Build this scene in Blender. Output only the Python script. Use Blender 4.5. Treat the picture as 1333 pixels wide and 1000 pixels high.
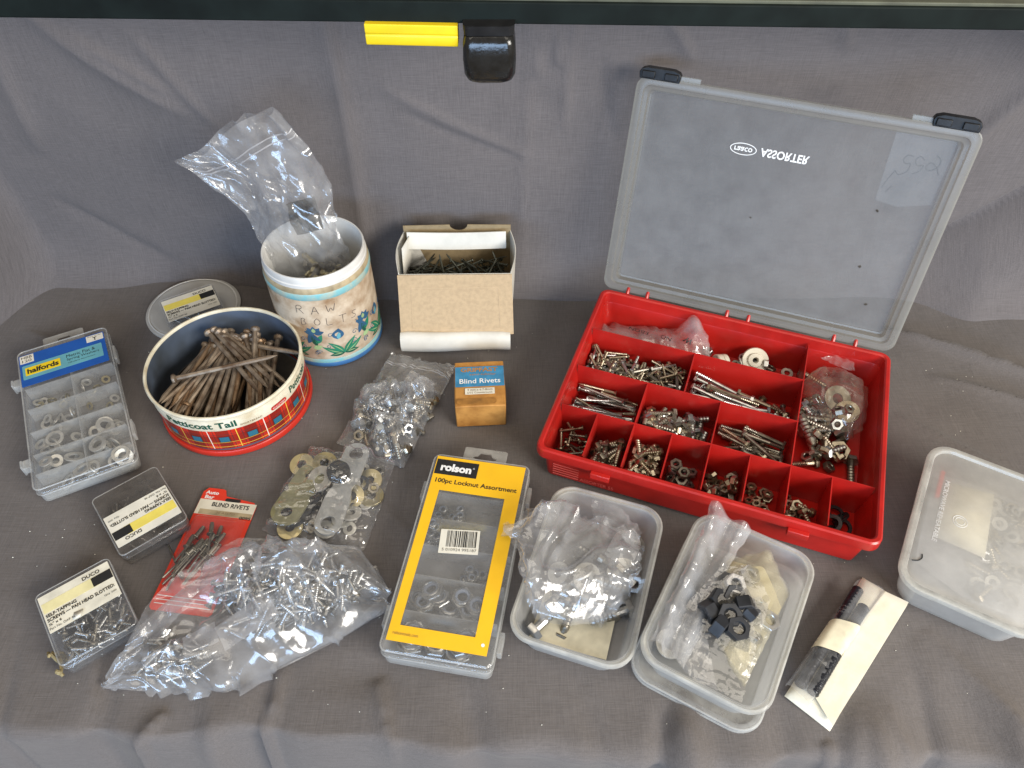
import bpy, math, random
import numpy as np
from mathutils import Matrix, Vector, Euler

R = math.radians
MM = 0.001
for o in list(bpy.data.objects):
    bpy.data.objects.remove(o)
scene = bpy.context.scene
COL = scene.collection

# ------------------------------------------------------------------ camera
cam_d = bpy.data.cameras.new("camera")
cam_d.sensor_fit = 'HORIZONTAL'
cam_d.sensor_width = 36.0
cam_d.lens = 36.0 * 1000.0 / 1333.0
cam_d.clip_start, cam_d.clip_end = 0.01, 60
cam = bpy.data.objects.new("camera", cam_d)
cam.location = (0, 0, 0.6832)
cam.rotation_euler = (Euler((R(90 - 48.51), 0, 0)).to_matrix() @ Matrix.Rotation(R(0.257), 3, 'Z').inverted()).to_euler()
COL.objects.link(cam)
scene.camera = cam

# ------------------------------------------------------------------ light
world = bpy.data.worlds.new("World")
scene.world = world
world.use_nodes = True
wn = world.node_tree.nodes["Background"]
wn.inputs[0].default_value = (1.0, 0.82, 0.58, 1)
wn.inputs[1].default_value = 0.32


def area(name, loc, target, sx, sy, watts, col):
    d = bpy.data.lights.new(name, 'AREA')
    d.shape = 'RECTANGLE'
    d.size, d.size_y, d.energy, d.color = sx, sy, watts, col
    o = bpy.data.objects.new(name, d)
    o.location = loc
    o.rotation_euler = (Vector(target) - Vector(loc)).to_track_quat('-Z', 'Y').to_euler()
    COL.objects.link(o)
    return o


area("window_light", (1.5, -0.95, 1.15), (0.0, 0.65, 0.1), 1.3, 0.8, 80, (1.0, 0.955, 0.88))
area("ceiling_light", (-0.2, 0.0, 2.2), (-0.1, 0.5, 0.0), 2.2, 1.3, 20, (1.0, 0.91, 0.78))
area("sky_light", (-0.35, -1.55, 0.62), (-0.05, 0.5, 0.05), 1.8, 0.6, 46, (0.46, 0.68, 1.0))

vs = scene.view_settings
vs.view_transform = 'Standard'
vs.look = 'None'
vs.exposure = 0.0
vs.gamma = 1.0
vs.use_curve_mapping = False
cy = scene.cycles
cy.use_denoising = True
try:
    cy.denoiser = 'OPENIMAGEDENOISE'
except Exception:
    pass
cy.max_bounces = 8
cy.diffuse_bounces = 3
cy.glossy_bounces = 4
cy.transmission_bounces = 6
cy.transparent_max_bounces = 28
cy.sample_clamp_indirect = 4.0
cy.caustics_reflective = False
cy.caustics_refractive = False


# ------------------------------------------------------------------ materials
def new_mat(name):
    m = bpy.data.materials.new(name)
    m.use_nodes = True
    nt = m.node_tree
    for n in list(nt.nodes):
        nt.nodes.remove(n)
    out = nt.nodes.new('ShaderNodeOutputMaterial')
    return m, nt, out


def N(nt, typ, **kw):
    n = nt.nodes.new(typ)
    for k, v in kw.items():
        if k.startswith('i_'):
            key = k[2:]
            key = int(key) if key.isdigit() else key.replace('_', ' ')
            n.inputs[key].default_value = v
        else:
            setattr(n, k, v)
    return n


def ramp(nt, fac, stops):
    r = nt.nodes.new('ShaderNodeValToRGB')
    el = r.color_ramp.elements
    while len(el) < len(stops):
        el.new(0.5)
    for e, (p, c) in zip(el, stops):
        e.position = p
        e.color = (c[0], c[1], c[2], 1)
    nt.links.new(fac, r.inputs[0])
    return r.outputs[0]


def coords(nt, scale=(1, 1, 1), rnd=False, rot=(0, 0, 0)):
    tc = nt.nodes.new('ShaderNodeTexCoord')
    mp = nt.nodes.new('ShaderNodeMapping')
    mp.inputs['Scale'].default_value = scale
    mp.inputs['Rotation'].default_value = rot
    nt.links.new(tc.outputs['Object'], mp.inputs['Vector'])
    if rnd:
        oi = nt.nodes.new('ShaderNodeObjectInfo')
        ml = N(nt, 'ShaderNodeMath', operation='MULTIPLY', i_1=7.0)
        nt.links.new(oi.outputs['Random'], ml.inputs[0])
        cb = nt.nodes.new('ShaderNodeCombineXYZ')
        for k in range(3):
            nt.links.new(ml.outputs[0], cb.inputs[k])
        nt.links.new(cb.outputs[0], mp.inputs['Location'])
    return mp.outputs[0]


def noise(nt, vec, scale, detail=3.0, rough=0.55):
    n = N(nt, 'ShaderNodeTexNoise', i_Scale=scale, i_Detail=detail, i_Roughness=rough)
    nt.links.new(vec, n.inputs['Vector'])
    return n.outputs[0]


def bump(nt, h, strength, dist=0.001, chain=None):
    b = N(nt, 'ShaderNodeBump', i_Strength=strength, i_Distance=dist)
    nt.links.new(h, b.inputs['Height'])
    if chain:
        nt.links.new(chain, b.inputs['Normal'])
    return b.outputs[0]


MATS = {}


def solid(name, col, rough=0.5, metal=0.0, var=0.15, scale=60, spec=0.5, bumpy=0.0, rnd=True, col2=None, vdetail=3, coat=0.0, sub=0.0):
    """a plain coloured surface with uneven tone, wear in the gloss and slight relief"""
    m, nt, out = new_mat(name)
    p = N(nt, 'ShaderNodeBsdfPrincipled', i_Roughness=rough, i_Metallic=metal)
    p.inputs['Specular IOR Level'].default_value = spec
    p.inputs['Coat Weight'].default_value = coat
    v = coords(nt, rnd=rnd)
    n = noise(nt, v, scale, vdetail)
    c2 = col2 or tuple(c * (1 - var * 1.6) for c in col)
    nt.links.new(ramp(nt, n, [(0.3, c2), (0.62, col)]), p.inputs['Base Color'])
    n2 = noise(nt, v, scale * 3, 2)
    mr = N(nt, 'ShaderNodeMapRange')
    mr.inputs['To Min'].default_value = max(0.02, rough - 0.1)
    mr.inputs['To Max'].default_value = min(1, rough + 0.12)
    nt.links.new(n2, mr.inputs[0])
    nt.links.new(mr.outputs[0], p.inputs['Roughness'])
    if bumpy:
        nt.links.new(bump(nt, n2, bumpy), p.inputs['Normal'])
    nt.links.new(p.outputs[0], out.inputs[0])
    MATS[name] = m
    return m


def film(name, haze=0.06, tint=(0.97, 0.97, 0.97), rough=0.09, gloss=1.0, crinkle=0.5, hz_col=(0.85, 0.86, 0.88), bscale=130, back=0.0, hvar=0.45):
    """thin clear plastic: see-through, shiny at a slant, a little milky"""
    m, nt, out = new_mat(name)
    tr = N(nt, 'ShaderNodeBsdfTransparent')
    tr.inputs[0].default_value = (*tint, 1)
    gl = N(nt, 'ShaderNodeBsdfGlossy', i_Roughness=rough)
    gl.inputs[0].default_value = (1, 1, 1, 1)
    df = N(nt, 'ShaderNodeBsdfDiffuse')
    df.inputs[0].default_value = (*hz_col, 1)
    tl = N(nt, 'ShaderNodeBsdfTranslucent')
    tl.inputs[0].default_value = (*hz_col, 1)
    v = coords(nt, rnd=True)
    nrm = None
    if crinkle:
        # creases: the zero lines of two stretched noises, folded into sharp ridges
        hs = None
        for st, sc in (((1, 1, 1), bscale * 0.30), ((1.0, 0.35, 0.6), bscale * 0.55), ((0.35, 1.0, 0.6), bscale * 0.55)):
            nv = noise(nt, coords(nt, st, True, (0, 0, 0.6)), sc, 1.5)
            sb = N(nt, 'ShaderNodeMath', operation='SUBTRACT', i_1=0.5)
            nt.links.new(nv, sb.inputs[0])
            ab = N(nt, 'ShaderNodeMath', operation='ABSOLUTE')
            nt.links.new(sb.outputs[0], ab.inputs[0])
            if hs is None:
                hs = ab.outputs[0]
            else:
                ad = N(nt, 'ShaderNodeMath', operation='ADD')
                nt.links.new(hs, ad.inputs[0])
                nt.links.new(ab.outputs[0], ad.inputs[1])
                hs = ad.outputs[0]
        nrm = bump(nt, hs, crinkle, 0.006)
        nt.links.new(nrm, gl.inputs['Normal'])
    fr = N(nt, 'ShaderNodeLayerWeight', i_Blend=0.5)
    if nrm:
        nt.links.new(nrm, fr.inputs['Normal'])
    pw = N(nt, 'ShaderNodeMath', operation='POWER', i_1=4.0)
    nt.links.new(fr.outputs['Facing'], pw.inputs[0])
    ma = N(nt, 'ShaderNodeMath', operation='MULTIPLY_ADD', i_1=0.8 * gloss, i_2=0.045 * gloss + back, use_clamp=True)
    nt.links.new(pw.outputs[0], ma.inputs[0])
    m1 = N(nt, 'ShaderNodeMixShader')
    nt.links.new(ma.outputs[0], m1.inputs[0])
    nt.links.new(tr.outputs[0], m1.inputs[1])
    nt.links.new(gl.outputs[0], m1.inputs[2])
    mh = N(nt, 'ShaderNodeMixShader', i_0=0.5)
    nt.links.new(df.outputs[0], mh.inputs[1])
    nt.links.new(tl.outputs[0], mh.inputs[2])
    nh = noise(nt, v, 45, 4)
    mr = N(nt, 'ShaderNodeMapRange')
    mr.inputs['From Min'].default_value = 0.3
    mr.inputs['From Max'].default_value = 0.75
    mr.inputs['To Min'].default_value = haze * (1 - hvar)
    mr.inputs['To Max'].default_value = min(1, haze * (1 + hvar))
    nt.links.new(nh, mr.inputs[0])
    m2 = N(nt, 'ShaderNodeMixShader')
    nt.links.new(mr.outputs[0], m2.inputs[0])
    nt.links.new(m1.outputs[0], m2.inputs[1])
    nt.links.new(mh.outputs[0], m2.inputs[2])
    nt.links.new(m2.outputs[0], out.inputs[0])
    MATS[name] = m
    return m


def cloth_mat(name, col):
    m, nt, out = new_mat(name)
    p = N(nt, 'ShaderNodeBsdfPrincipled', i_Roughness=0.92)
    p.inputs['Specular IOR Level'].default_value = 0.12
    p.inputs['Sheen Weight'].default_value = 0.12
    p.inputs['Sheen Roughness'].default_value = 0.5
    va = coords(nt, (1, 26, 26))
    vb = coords(nt, (26, 1, 26 if name == 'table_cloth' else 1))
    na = noise(nt, va, 42, 3, 0.7)
    nb = noise(nt, vb, 42, 3, 0.7)
    ad = N(nt, 'ShaderNodeMath', operation='ADD')
    nt.links.new(na, ad.inputs[0])
    nt.links.new(nb, ad.inputs[1])
    vc = coords(nt)
    nl = noise(nt, vc, 7, 4)
    ad2 = N(nt, 'ShaderNodeMath', operation='MULTIPLY_ADD', i_1=0.35)
    nt.links.new(nl, ad2.inputs[0])
    nt.links.new(ad.outputs[0], ad2.inputs[2])
    c0 = tuple(c * 0.72 for c in col)
    c1 = tuple(c * 1.18 for c in col)
    sc = N(nt, 'ShaderNodeMath', operation='MULTIPLY', i_1=0.5)
    nt.links.new(ad2.outputs[0], sc.inputs[0])
    nt.links.new(ramp(nt, sc.outputs[0], [(0.38, c0), (0.78, c1)]), p.inputs['Base Color'])
    b1 = bump(nt, ad.outputs[0], 0.35, 0.0008)
    nf = noise(nt, vc, 38, 4, 0.6)
    b2 = bump(nt, nf, 0.12, 0.006, b1)
    nt.links.new(b2, p.inputs['Normal'])
    nt.links.new(p.outputs[0], out.inputs[0])
    MATS[name] = m
    return m


CL = (0.126, 0.113, 0.108)
cloth_mat('table_cloth', CL)
cloth_mat('back_cloth', (0.133, 0.121, 0.122))
solid('red_plastic', (0.43, 0.014, 0.010), 0.32, var=0.2, scale=22, rnd=False, bumpy=0.06, vdetail=8)
solid('red_emboss', (0.62, 0.10, 0.085), 0.4, var=0.05)
solid('zinc', (0.52, 0.52, 0.51), 0.30, 0.95, var=0.25, scale=90)
solid('zinc_warm', (0.44, 0.385, 0.29), 0.34, 0.95, var=0.3, scale=90)
solid('zinc_dull', (0.31, 0.285, 0.24), 0.38, 0.9, var=0.3, scale=90)
solid('brass_zinc', (0.60, 0.52, 0.30), 0.36, 0.9, var=0.25, scale=60)
solid('dark_steel', (0.27, 0.215, 0.16), 0.5, 0.6, var=0.45, scale=70, col2=(0.10, 0.062, 0.038))
solid('brown_steel', (0.28, 0.19, 0.115), 0.5, 0.7, var=0.5, scale=70, col2=(0.13, 0.065, 0.03))
solid('black_steel', (0.025, 0.027, 0.032), 0.38, 0.2, var=0.3, scale=70)
solid('green_steel', (0.10, 0.105, 0.085), 0.38, 0.8, var=0.4, scale=90)
solid('washer_pale', (0.62, 0.60, 0.54), 0.42, 0.55, var=0.2, scale=90)
solid('steel_edge', (0.7, 0.7, 0.7), 0.35, 0.95, var=0.2, scale=90)
solid('nylon_blue', (0.24, 0.28, 0.36), 0.5, var=0.1)
solid('white_plastic', (0.66, 0.65, 0.62), 0.38, var=0.10, scale=30)
solid('ivory_plastic', (0.66, 0.63, 0.53), 0.42, var=0.12, scale=30)
solid('cover_white', (0.44, 0.43, 0.405), 0.4, var=0.1, scale=30)
solid('black_plastic', (0.016, 0.016, 0.017), 0.42, var=0.3, scale=60, bumpy=0.1, spec=0.25)
solid('black_gloss', (0.012, 0.012, 0.012), 0.17, var=0.3, scale=120, bumpy=0.12)
solid('yellow_plastic', (0.78, 0.56, 0.010), 0.42, var=0.06, scale=30)
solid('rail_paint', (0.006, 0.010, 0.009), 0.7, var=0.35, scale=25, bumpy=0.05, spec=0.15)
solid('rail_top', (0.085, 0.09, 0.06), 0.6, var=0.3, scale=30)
solid('white_card', (0.64, 0.615, 0.55), 0.75, var=0.09, scale=40, bumpy=0.15)
solid('cream_card', (0.70, 0.66, 0.54), 0.75, var=0.12, scale=40, bumpy=0.15)
solid('stained_paper', (0.66, 0.60, 0.44), 0.8, var=0.18, scale=50, bumpy=0.25)
solid('brown_card', (0.46, 0.335, 0.20), 0.85, var=0.10, scale=220, bumpy=0.12, rnd=False)
solid('crease_card', (0.53, 0.40, 0.255), 0.85, var=0.1, scale=200)
solid('brown_inside', (0.30, 0.225, 0.125), 0.85, var=0.12, scale=120, bumpy=0.12)
solid('label_white', (0.70, 0.67, 0.575), 0.6, var=0.08, scale=70)
solid('label_aged', (0.70, 0.665, 0.55), 0.65, var=0.14, scale=70)
solid('ink', (0.012, 0.012, 0.012), 0.55, var=0.2)
solid('pen_ink', (0.075, 0.062, 0.055), 0.7, var=0.3)
solid('ink_brown', (0.22, 0.13, 0.055), 0.6, var=0.3)
solid('ink_white', (0.78, 0.78, 0.76), 0.5, var=0.05)
solid('label_yellow', (0.80, 0.66, 0.12), 0.6, var=0.1, scale=60)
solid('label_pale_yellow', (0.74, 0.67, 0.36), 0.6, var=0.1, scale=60)
solid('card_yellow', (0.82, 0.46, 0.012), 0.42, var=0.05, scale=40)
solid('halford_blue', (0.010, 0.085, 0.36), 0.4, var=0.1, scale=40)
solid('teal_print', (0.13, 0.37, 0.43), 0.45, var=0.1, scale=40)
solid('card_red', (0.66, 0.035, 0.012), 0.45, var=0.08, scale=40)
solid('orange_card', (0.46, 0.215, 0.045), 0.7, var=0.25, scale=70, col2=(0.30, 0.125, 0.02), bumpy=0.2, rnd=False)
solid('orange_dark', (0.34, 0.15, 0.025), 0.75, var=0.3, scale=90)
solid('card_blue', (0.045, 0.235, 0.42), 0.6, var=0.22, scale=70)
solid('tin_cream', (0.68, 0.63, 0.49), 0.42, var=0.14, scale=50, col2=(0.50, 0.42, 0.28))
solid('tin_inside', (0.115, 0.145, 0.20), 0.36, 0.35, var=0.3, scale=18, col2=(0.06, 0.068, 0.075), rnd=False)
solid('tin_floor', (0.06, 0.05, 0.04), 0.6, var=0.3)
solid('tin_red', (0.55, 0.03, 0.015), 0.35, var=0.12, scale=30)
solid('tin_black', (0.02, 0.018, 0.016), 0.4, var=0.2)
solid('green_print', (0.02, 0.20, 0.11), 0.45, var=0.15)
solid('dark_green_print', (0.012, 0.085, 0.055), 0.45, var=0.2)
solid('blue_print', (0.03, 0.10, 0.19), 0.45, var=0.2)
solid('light_green_print', (0.33, 0.46, 0.22), 0.45, var=0.2)
solid('teal_band', (0.18, 0.42, 0.45), 0.4, var=0.25, scale=60, col2=(0.42, 0.42, 0.32), rnd=False)
solid('blue_band', (0.05, 0.16, 0.36), 0.4, var=0.2, scale=40, rnd=False)
solid('tan_band', (0.45, 0.36, 0.22), 0.5, var=0.3, scale=60, rnd=False)
solid('can_cream', (0.56, 0.46, 0.34), 0.5, var=0.15, scale=46, col2=(0.26, 0.16, 0.085), rnd=False, vdetail=6)
solid('rope', (0.30, 0.24, 0.12), 0.9, var=0.3, scale=200)
film('film_clear', 0.08, rough=0.09, crinkle=0.4, gloss=1.4, back=0.02, bscale=170)
film('film_soft', 0.16, rough=0.17, crinkle=0.2, gloss=1.1, back=0.02)
film('film_bag', 0.17, rough=0.15, crinkle=0.15, gloss=1.2, back=0.03, hvar=0.65, bscale=150)
film('film_milky', 0.20, rough=0.11, crinkle=0.45, gloss=1.4, back=0.03, bscale=160)
film('film_brown', 0.13, tint=(0.93, 0.89, 0.82), rough=0.14, crinkle=0.4, hz_col=(0.75, 0.68, 0.58))
film('film_white', 0.45, rough=0.25, crinkle=0.3, hz_col=(0.80, 0.79, 0.80))
film('box_clear', 0.06, rough=0.07, crinkle=0.03, bscale=40, gloss=0.7)
film('box_frost', 0.30, hvar=0.2, rough=0.16, crinkle=0.05, bscale=40, gloss=0.7, hz_col=(0.83, 0.83, 0.80))
film('box_edge', 0.34, rough=0.2, crinkle=0.0, hz_col=(0.85, 0.85, 0.82), gloss=0.6)
film('tub_wall', 0.36, hvar=0.12, rough=0.22, crinkle=0.04, bscale=30, hz_col=(0.72, 0.72, 0.70), gloss=0.7)
film('tub_rim', 0.52, rough=0.22, crinkle=0.0, hz_col=(0.76, 0.75, 0.70), gloss=0.7)
film('tub_lid', 0.66, hvar=0.15, rough=0.22, crinkle=0.06, bscale=40, hz_col=(0.74, 0.73, 0.70), gloss=0.7)
film('lid_panel', 0.22, hvar=0.3, tint=(0.94, 0.95, 0.96), rough=0.55, crinkle=0.05, bscale=14, hz_col=(0.50, 0.51, 0.51), gloss=0.35)
film('lid_rim', 0.42, hvar=0.1, rough=0.24, crinkle=0.0, hz_col=(0.50, 0.50, 0.46), gloss=0.6)
film('tape', 0.07, rough=0.45, crinkle=0.05, hz_col=(0.62, 0.62, 0.58), gloss=0.6)
solid('dirt', (0.05, 0.042, 0.032), 0.9, var=0.4, scale=300)
film('emboss_print', 0.75, rough=0.3, crinkle=0.0, hz_col=(0.85, 0.85, 0.85), gloss=0.3)


# ------------------------------------------------------------------ mesh helpers
class MB:
    """collects vertices in millimetres; build() links them as one mesh object"""

    def __init__(s):
        s.v, s.f, s.mi, s.uv = [], [], [], None

    def add(s, verts, faces, mi=0):
        o = len(s.v)
        s.v += [tuple(v) for v in verts]
        s.f += [tuple(i + o for i in f) for f in faces]
        s.mi += [mi] * len(faces)
        return s

    def box(s, x0, x1, y0, y1, z0, z1, mi=0):
        return s.add([(x0, y0, z0), (x1, y0, z0), (x1, y1, z0), (x0, y1, z0), (x0, y0, z1), (x1, y0, z1), (x1, y1, z1), (x0, y1, z1)],
                     [(3, 2, 1, 0), (4, 5, 6, 7), (0, 1, 5, 4), (1, 2, 6, 5), (2, 3, 7, 6), (3, 0, 4, 7)], mi)

    def loft(s, rings, cap0=True, cap1=True, mi=0):
        n = len(rings[0])
        vs_ = [p for r in rings for p in r]
        fs = []
        for k in range(len(rings) - 1):
            for i in range(n):
                j = (i + 1) % n
                fs.append((k * n + i, k * n + j, (k + 1) * n + j, (k + 1) * n + i))
        if cap0:
            fs.append(tuple(range(n - 1, -1, -1)))
        if cap1:
            b = (len(rings) - 1) * n
            fs.append(tuple(range(b, b + n)))
        return s.add(vs_, fs, mi)

    def lathe(s, prof, n=48, mi=0, cap0=False, cap1=False, axis='z'):
        rings = []
        for r, z in prof:
            ring = []
            for i in range(n):
                a = 2 * math.pi * i / n
                if axis == 'z':
                    ring.append((r * math.cos(a), r * math.sin(a), z))
                else:
                    ring.append((z, r * math.cos(a), r * math.sin(a)))
            rings.append(ring)
        return s.loft(rings, cap0, cap1, mi)

    def tube(s, pts, rad, n=6, mi=0):
        pts = [Vector(p) for p in pts]
        rings = []
        up = Vector((0, 0, 1))
        for i, p in enumerate(pts):
            t = (pts[min(i + 1, len(pts) - 1)] - pts[max(i - 1, 0)]).normalized()
            a = t.cross(up)
            if a.length < 1e-3:
                a = t.cross(Vector((0, 1, 0)))
            a.normalize()
            b = a.cross(t).normalized()
            r = rad[i] if isinstance(rad, (list, tuple)) else rad
            rings.append([tuple(p + a * (r * math.cos(2 * math.pi * k / n)) + b * (r * math.sin(2 * math.pi * k / n))) for k in range(n)])
        return s.loft(rings, True, True, mi)

    def prism(s, poly, z0, z1, mi=0):
        return s.loft([[(x, y, z0) for x, y in poly], [(x, y, z1) for x, y in poly]], True, True, mi)

    def mesh(s, name, mats, smooth=40):
        me = bpy.data.meshes.new(name)
        me.from_pydata([(x * MM, y * MM, z * MM) for x, y, z in s.v], [], s.f)
        mats = mats if isinstance(mats, (list, tuple)) else [mats]
        for m in mats:
            me.materials.append(MATS[m])
        if len(mats) > 1:
            me.polygons.foreach_set('material_index', s.mi)
        if smooth:
            me.polygons.foreach_set('use_smooth', [True] * len(me.polygons))
            me.set_sharp_from_angle(angle=R(smooth))
        me.update()
        return me

    def build(s, name, mats, parent=None, smooth=40, bevel=0, solidify=0):
        o = bpy.data.objects.new(name, s.mesh(name, mats, smooth))
        COL.objects.link(o)
        if parent:
            o.parent = parent
        if solidify:
            md = o.modifiers.new('thickness', 'SOLIDIFY')
            md.thickness = solidify * MM
            md.offset = -1
        if bevel:
            md = o.modifiers.new('edge', 'BEVEL')
            md.width = bevel * MM
            md.segments = 2
            md.limit_method = 'ANGLE'
        return o


def tag(o, label, cat, group=None, kind=None):
    o['label'] = label
    o['category'] = cat
    if group:
        o['group'] = group
    if kind:
        o['kind'] = kind
    return o


def thing(name, label, cat, x, y, z=0, rz=0, group=None):
    o = bpy.data.objects.new(name, None)
    o.empty_display_size = 0.01
    COL.objects.link(o)
    o.location = (x * MM, y * MM, z * MM)
    o.rotation_euler = (0, 0, R(rz))
    tag(o, label, cat, group)
    return o


def frame(x, y, z=0, rz=0):
    return Matrix.Translation((x * MM, y * MM, z * MM)) @ Matrix.Rotation(R(rz), 4, 'Z')


def rrect(w, d, r, z, n=6, cx=0, cy_=0):
    pts = []
    for sx, sy, a0 in ((1, -1, -90), (1, 1, 0), (-1, 1, 90), (-1, -1, 180)):
        for k in range(n + 1):
            a = R(a0 + 90 * k / n)
            pts.append((cx + sx * (w / 2 - r) + r * math.cos(a), cy_ + sy * (d / 2 - r) + r * math.sin(a), z))
    return pts


_txt = {}


def text_geo(s, bold=0.0):
    """flat glyph outlines of a line of print, width and height measured from its own bounds"""
    if (s, bold) in _txt:
        return _txt[(s, bold)]
    c = bpy.data.curves.new('glyphs', 'FONT')
    c.body = s
    c.size = 1.0
    c.offset = bold
    c.resolution_u = 3
    o = bpy.data.objects.new('glyphs', c)
    COL.objects.link(o)
    dg = bpy.context.evaluated_depsgraph_get()
    me = bpy.data.meshes.new_from_object(o.evaluated_get(dg))
    V = np.array([v.co[:] for v in me.vertices]) if len(me.vertices) else np.zeros((1, 3))
    F = [tuple(p.vertices) for p in me.polygons]
    bpy.data.objects.remove(o)
    bpy.data.curves.remove(c)
    bpy.data.meshes.remove(me)
    lo, hi = V.min(0), V.max(0)
    V = (V - (lo + hi) / 2) / np.maximum(hi - lo, 1e-6)
    _txt[(s, bold)] = (V, F)
    return V, F


def text(parent, s, cx, cy_, z, w, h, mat='ink', rot=0, bold=0.0, fx=1, fy=1, name='lettering', cyl=None, M=None):
    V, F = text_geo(s, bold)
    x, y = V[:, 0] * w * fx, V[:, 1] * h * fy
    a = R(rot)
    X, Y = cx + x * math.cos(a) - y * math.sin(a), cy_ + x * math.sin(a) + y * math.cos(a)
    mb = MB()
    if cyl:                                     # wrapped round a can: X is arc length, Y height
        rad, th0 = cyl
        t = th0 + X / rad
        P = np.stack([rad * np.cos(t), rad * np.sin(t), Y + z], 1)
    else:
        P = np.stack([X, Y, np.full_like(X, z)], 1)
    if M is not None:
        P = np.array([tuple(M @ Vector(p)) for p in P])
    mb.add([tuple(p) for p in P], F)
    return mb.build(name, mat, parent, smooth=0)


def rect(parent, name, cx, cy_, w, h, z, mat, rot=0, t=0.25, r=0.6):
    a = R(rot)
    c, s = math.cos(a), math.sin(a)
    pr = [(cx + x * c - y * s, cy_ + x * s + y * c) for x, y, _ in rrect(w, h, r, 0, 2)]
    return MB().prism(pr, z, z + t).build(name, mat, parent, smooth=0)


# ------------------------------------------------------------------ thin film: a sheet that buckles like plastic
def smooth_noise(shape, seed, cells):
    rg = np.random.default_rng(seed)
    g = rg.standard_normal((cells[0] + 3, cells[1] + 3))
    u = np.linspace(0, cells[0], shape[0])
    v = np.linspace(0, cells[1], shape[1])
    iu, iv = u.astype(int), v.astype(int)
    fu, fv = u - iu, v - iv
    fu, fv = fu * fu * (3 - 2 * fu), fv * fv * (3 - 2 * fv)
    a = g[iu][:, iv] * (1 - fv) + g[iu][:, iv + 1] * fv
    b = g[iu + 1][:, iv] * (1 - fv) + g[iu + 1][:, iv + 1] * fv
    return a * (1 - fu)[:, None] + b * fu[:, None]


_lat = np.random.default_rng(77).standard_normal((64, 64)) * 0.6


def vnoise(x, y, seed):
    x, y = x + seed * 7.31, y + seed * 3.77
    ix, iy = np.floor(x).astype(int), np.floor(y).astype(int)
    fx, fy = x - ix, y - iy
    fx, fy = fx * fx * (3 - 2 * fx), fy * fy * (3 - 2 * fy)
    g = lambda a, b: _lat[(ix + a) % 64, (iy + b) % 64]
    return (g(0, 0) * (1 - fx) + g(1, 0) * fx) * (1 - fy) + (g(0, 1) * (1 - fx) + g(1, 1) * fx) * fy


def ridged(G, seed, sets):
    """sharp long creases: each set is (height mm, width mm, length mm, direction degrees)"""
    n, m = G.shape[:2]
    du = np.linalg.norm(np.diff(G, axis=0), axis=2).mean()
    dv = np.linalg.norm(np.diff(G, axis=1), axis=2).mean()
    U_, V_ = np.meshgrid(np.arange(n) * du, np.arange(m) * dv, indexing='ij')
    h = np.zeros((n, m))
    wx = 8 * vnoise(U_ / 40, V_ / 40, seed + 50)
    for k, (amp, wd, ln, ang) in enumerate(sets):
        c, s_ = math.cos(R(ang)), math.sin(R(ang))
        a, b = (U_ * c + V_ * s_) / ln, (-U_ * s_ + V_ * c + wx) / wd
        nz = vnoise(a, b, seed + 3 * k)
        h += amp * (0.45 - np.sqrt(nz * nz + 0.0025)) * np.clip(0.55 + vnoise(a * 0.7, b * 0.3, seed + 20 + k), 0, 1.3)
    nrm = np.cross(np.gradient(G, axis=0), np.gradient(G, axis=1))
    nrm /= np.linalg.norm(nrm, axis=2, keepdims=True) + 1e-9
    nrm *= np.where(nrm[..., 2:3] < -0.2, -1, 1)
    return G + nrm * h[..., None]


def crumple(G, excess=0.06, iters=120, seed=1, hold=0.02, floor=None, pin_edges=True, seed_amp=2.0, bend=0.25, cells=None, relax=1, ridges=None):
    """G: n x m x 3 guide surface (mm). The sheet is a little too big for it, so it folds and creases."""
    n, m = G.shape[:2]
    if ridges:
        G = ridged(G, seed, ridges)
    cells = cells or (max(3, n // 6), max(3, m // 6))
    P = G.copy()
    nrm = np.cross(np.gradient(G, axis=0), np.gradient(G, axis=1))
    nrm /= np.linalg.norm(nrm, axis=2, keepdims=True) + 1e-9
    w = np.ones((n, m, 1))
    if pin_edges:
        w[0] = w[-1] = 0
        w[:, 0] = w[:, -1] = 0
    h = smooth_noise((n, m), seed, cells) + 0.6 * smooth_noise((n, m), seed + 9, (cells[0] * 2, cells[1] * 2))
    P += nrm * (h[..., None] * seed_amp) * w
    ex = 1 + excess * (1 + 0.7 * smooth_noise((n, m), seed + 5, (4, 4)))
    S = np.s_
    fam = []
    for a, b, k in ((S[:-1, :], S[1:, :], 0.45), (S[:, :-1], S[:, 1:], 0.45), (S[:-1, :-1], S[1:, 1:], 0.35), (S[:-1, 1:], S[1:, :-1], 0.35),
                    (S[:-2, :], S[2:, :], 0.2 * bend), (S[:, :-2], S[:, 2:], 0.2 * bend)):
        rest = np.linalg.norm(G[a] - G[b], axis=2) * (ex[a] + ex[b]) / 2
        fam.append((a, b, k, rest))
    for it in range(iters):
        for a, b, k, rest in fam:
            d = P[b] - P[a]
            l = np.linalg.norm(d, axis=2)
            c = (k * (1 - rest / (l + 1e-9)))[..., None] * d * 0.5
            P[a] += c * w[a]
            P[b] -= c * w[b]
        P += hold * (G - P) * w
        if floor is not None:
            f = floor(P[..., 0], P[..., 1])
            P[..., 2] = np.maximum(P[..., 2], f)
    for _ in range(relax):
        Q = P.copy()
        Q[1:-1, 1:-1] = 0.5 * P[1:-1, 1:-1] + 0.125 * (P[:-2, 1:-1] + P[2:, 1:-1] + P[1:-1, :-2] + P[1:-1, 2:])
        P = Q
    return P


def grid_faces(n, m, off=0, flip=False):
    f = []
    for i in range(n - 1):
        for j in range(m - 1):
            q = (off + i * m + j, off + (i + 1) * m + j, off + (i + 1) * m + j + 1, off + i * m + j + 1)
            f.append(q[::-1] if flip else q)
    return f


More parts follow.
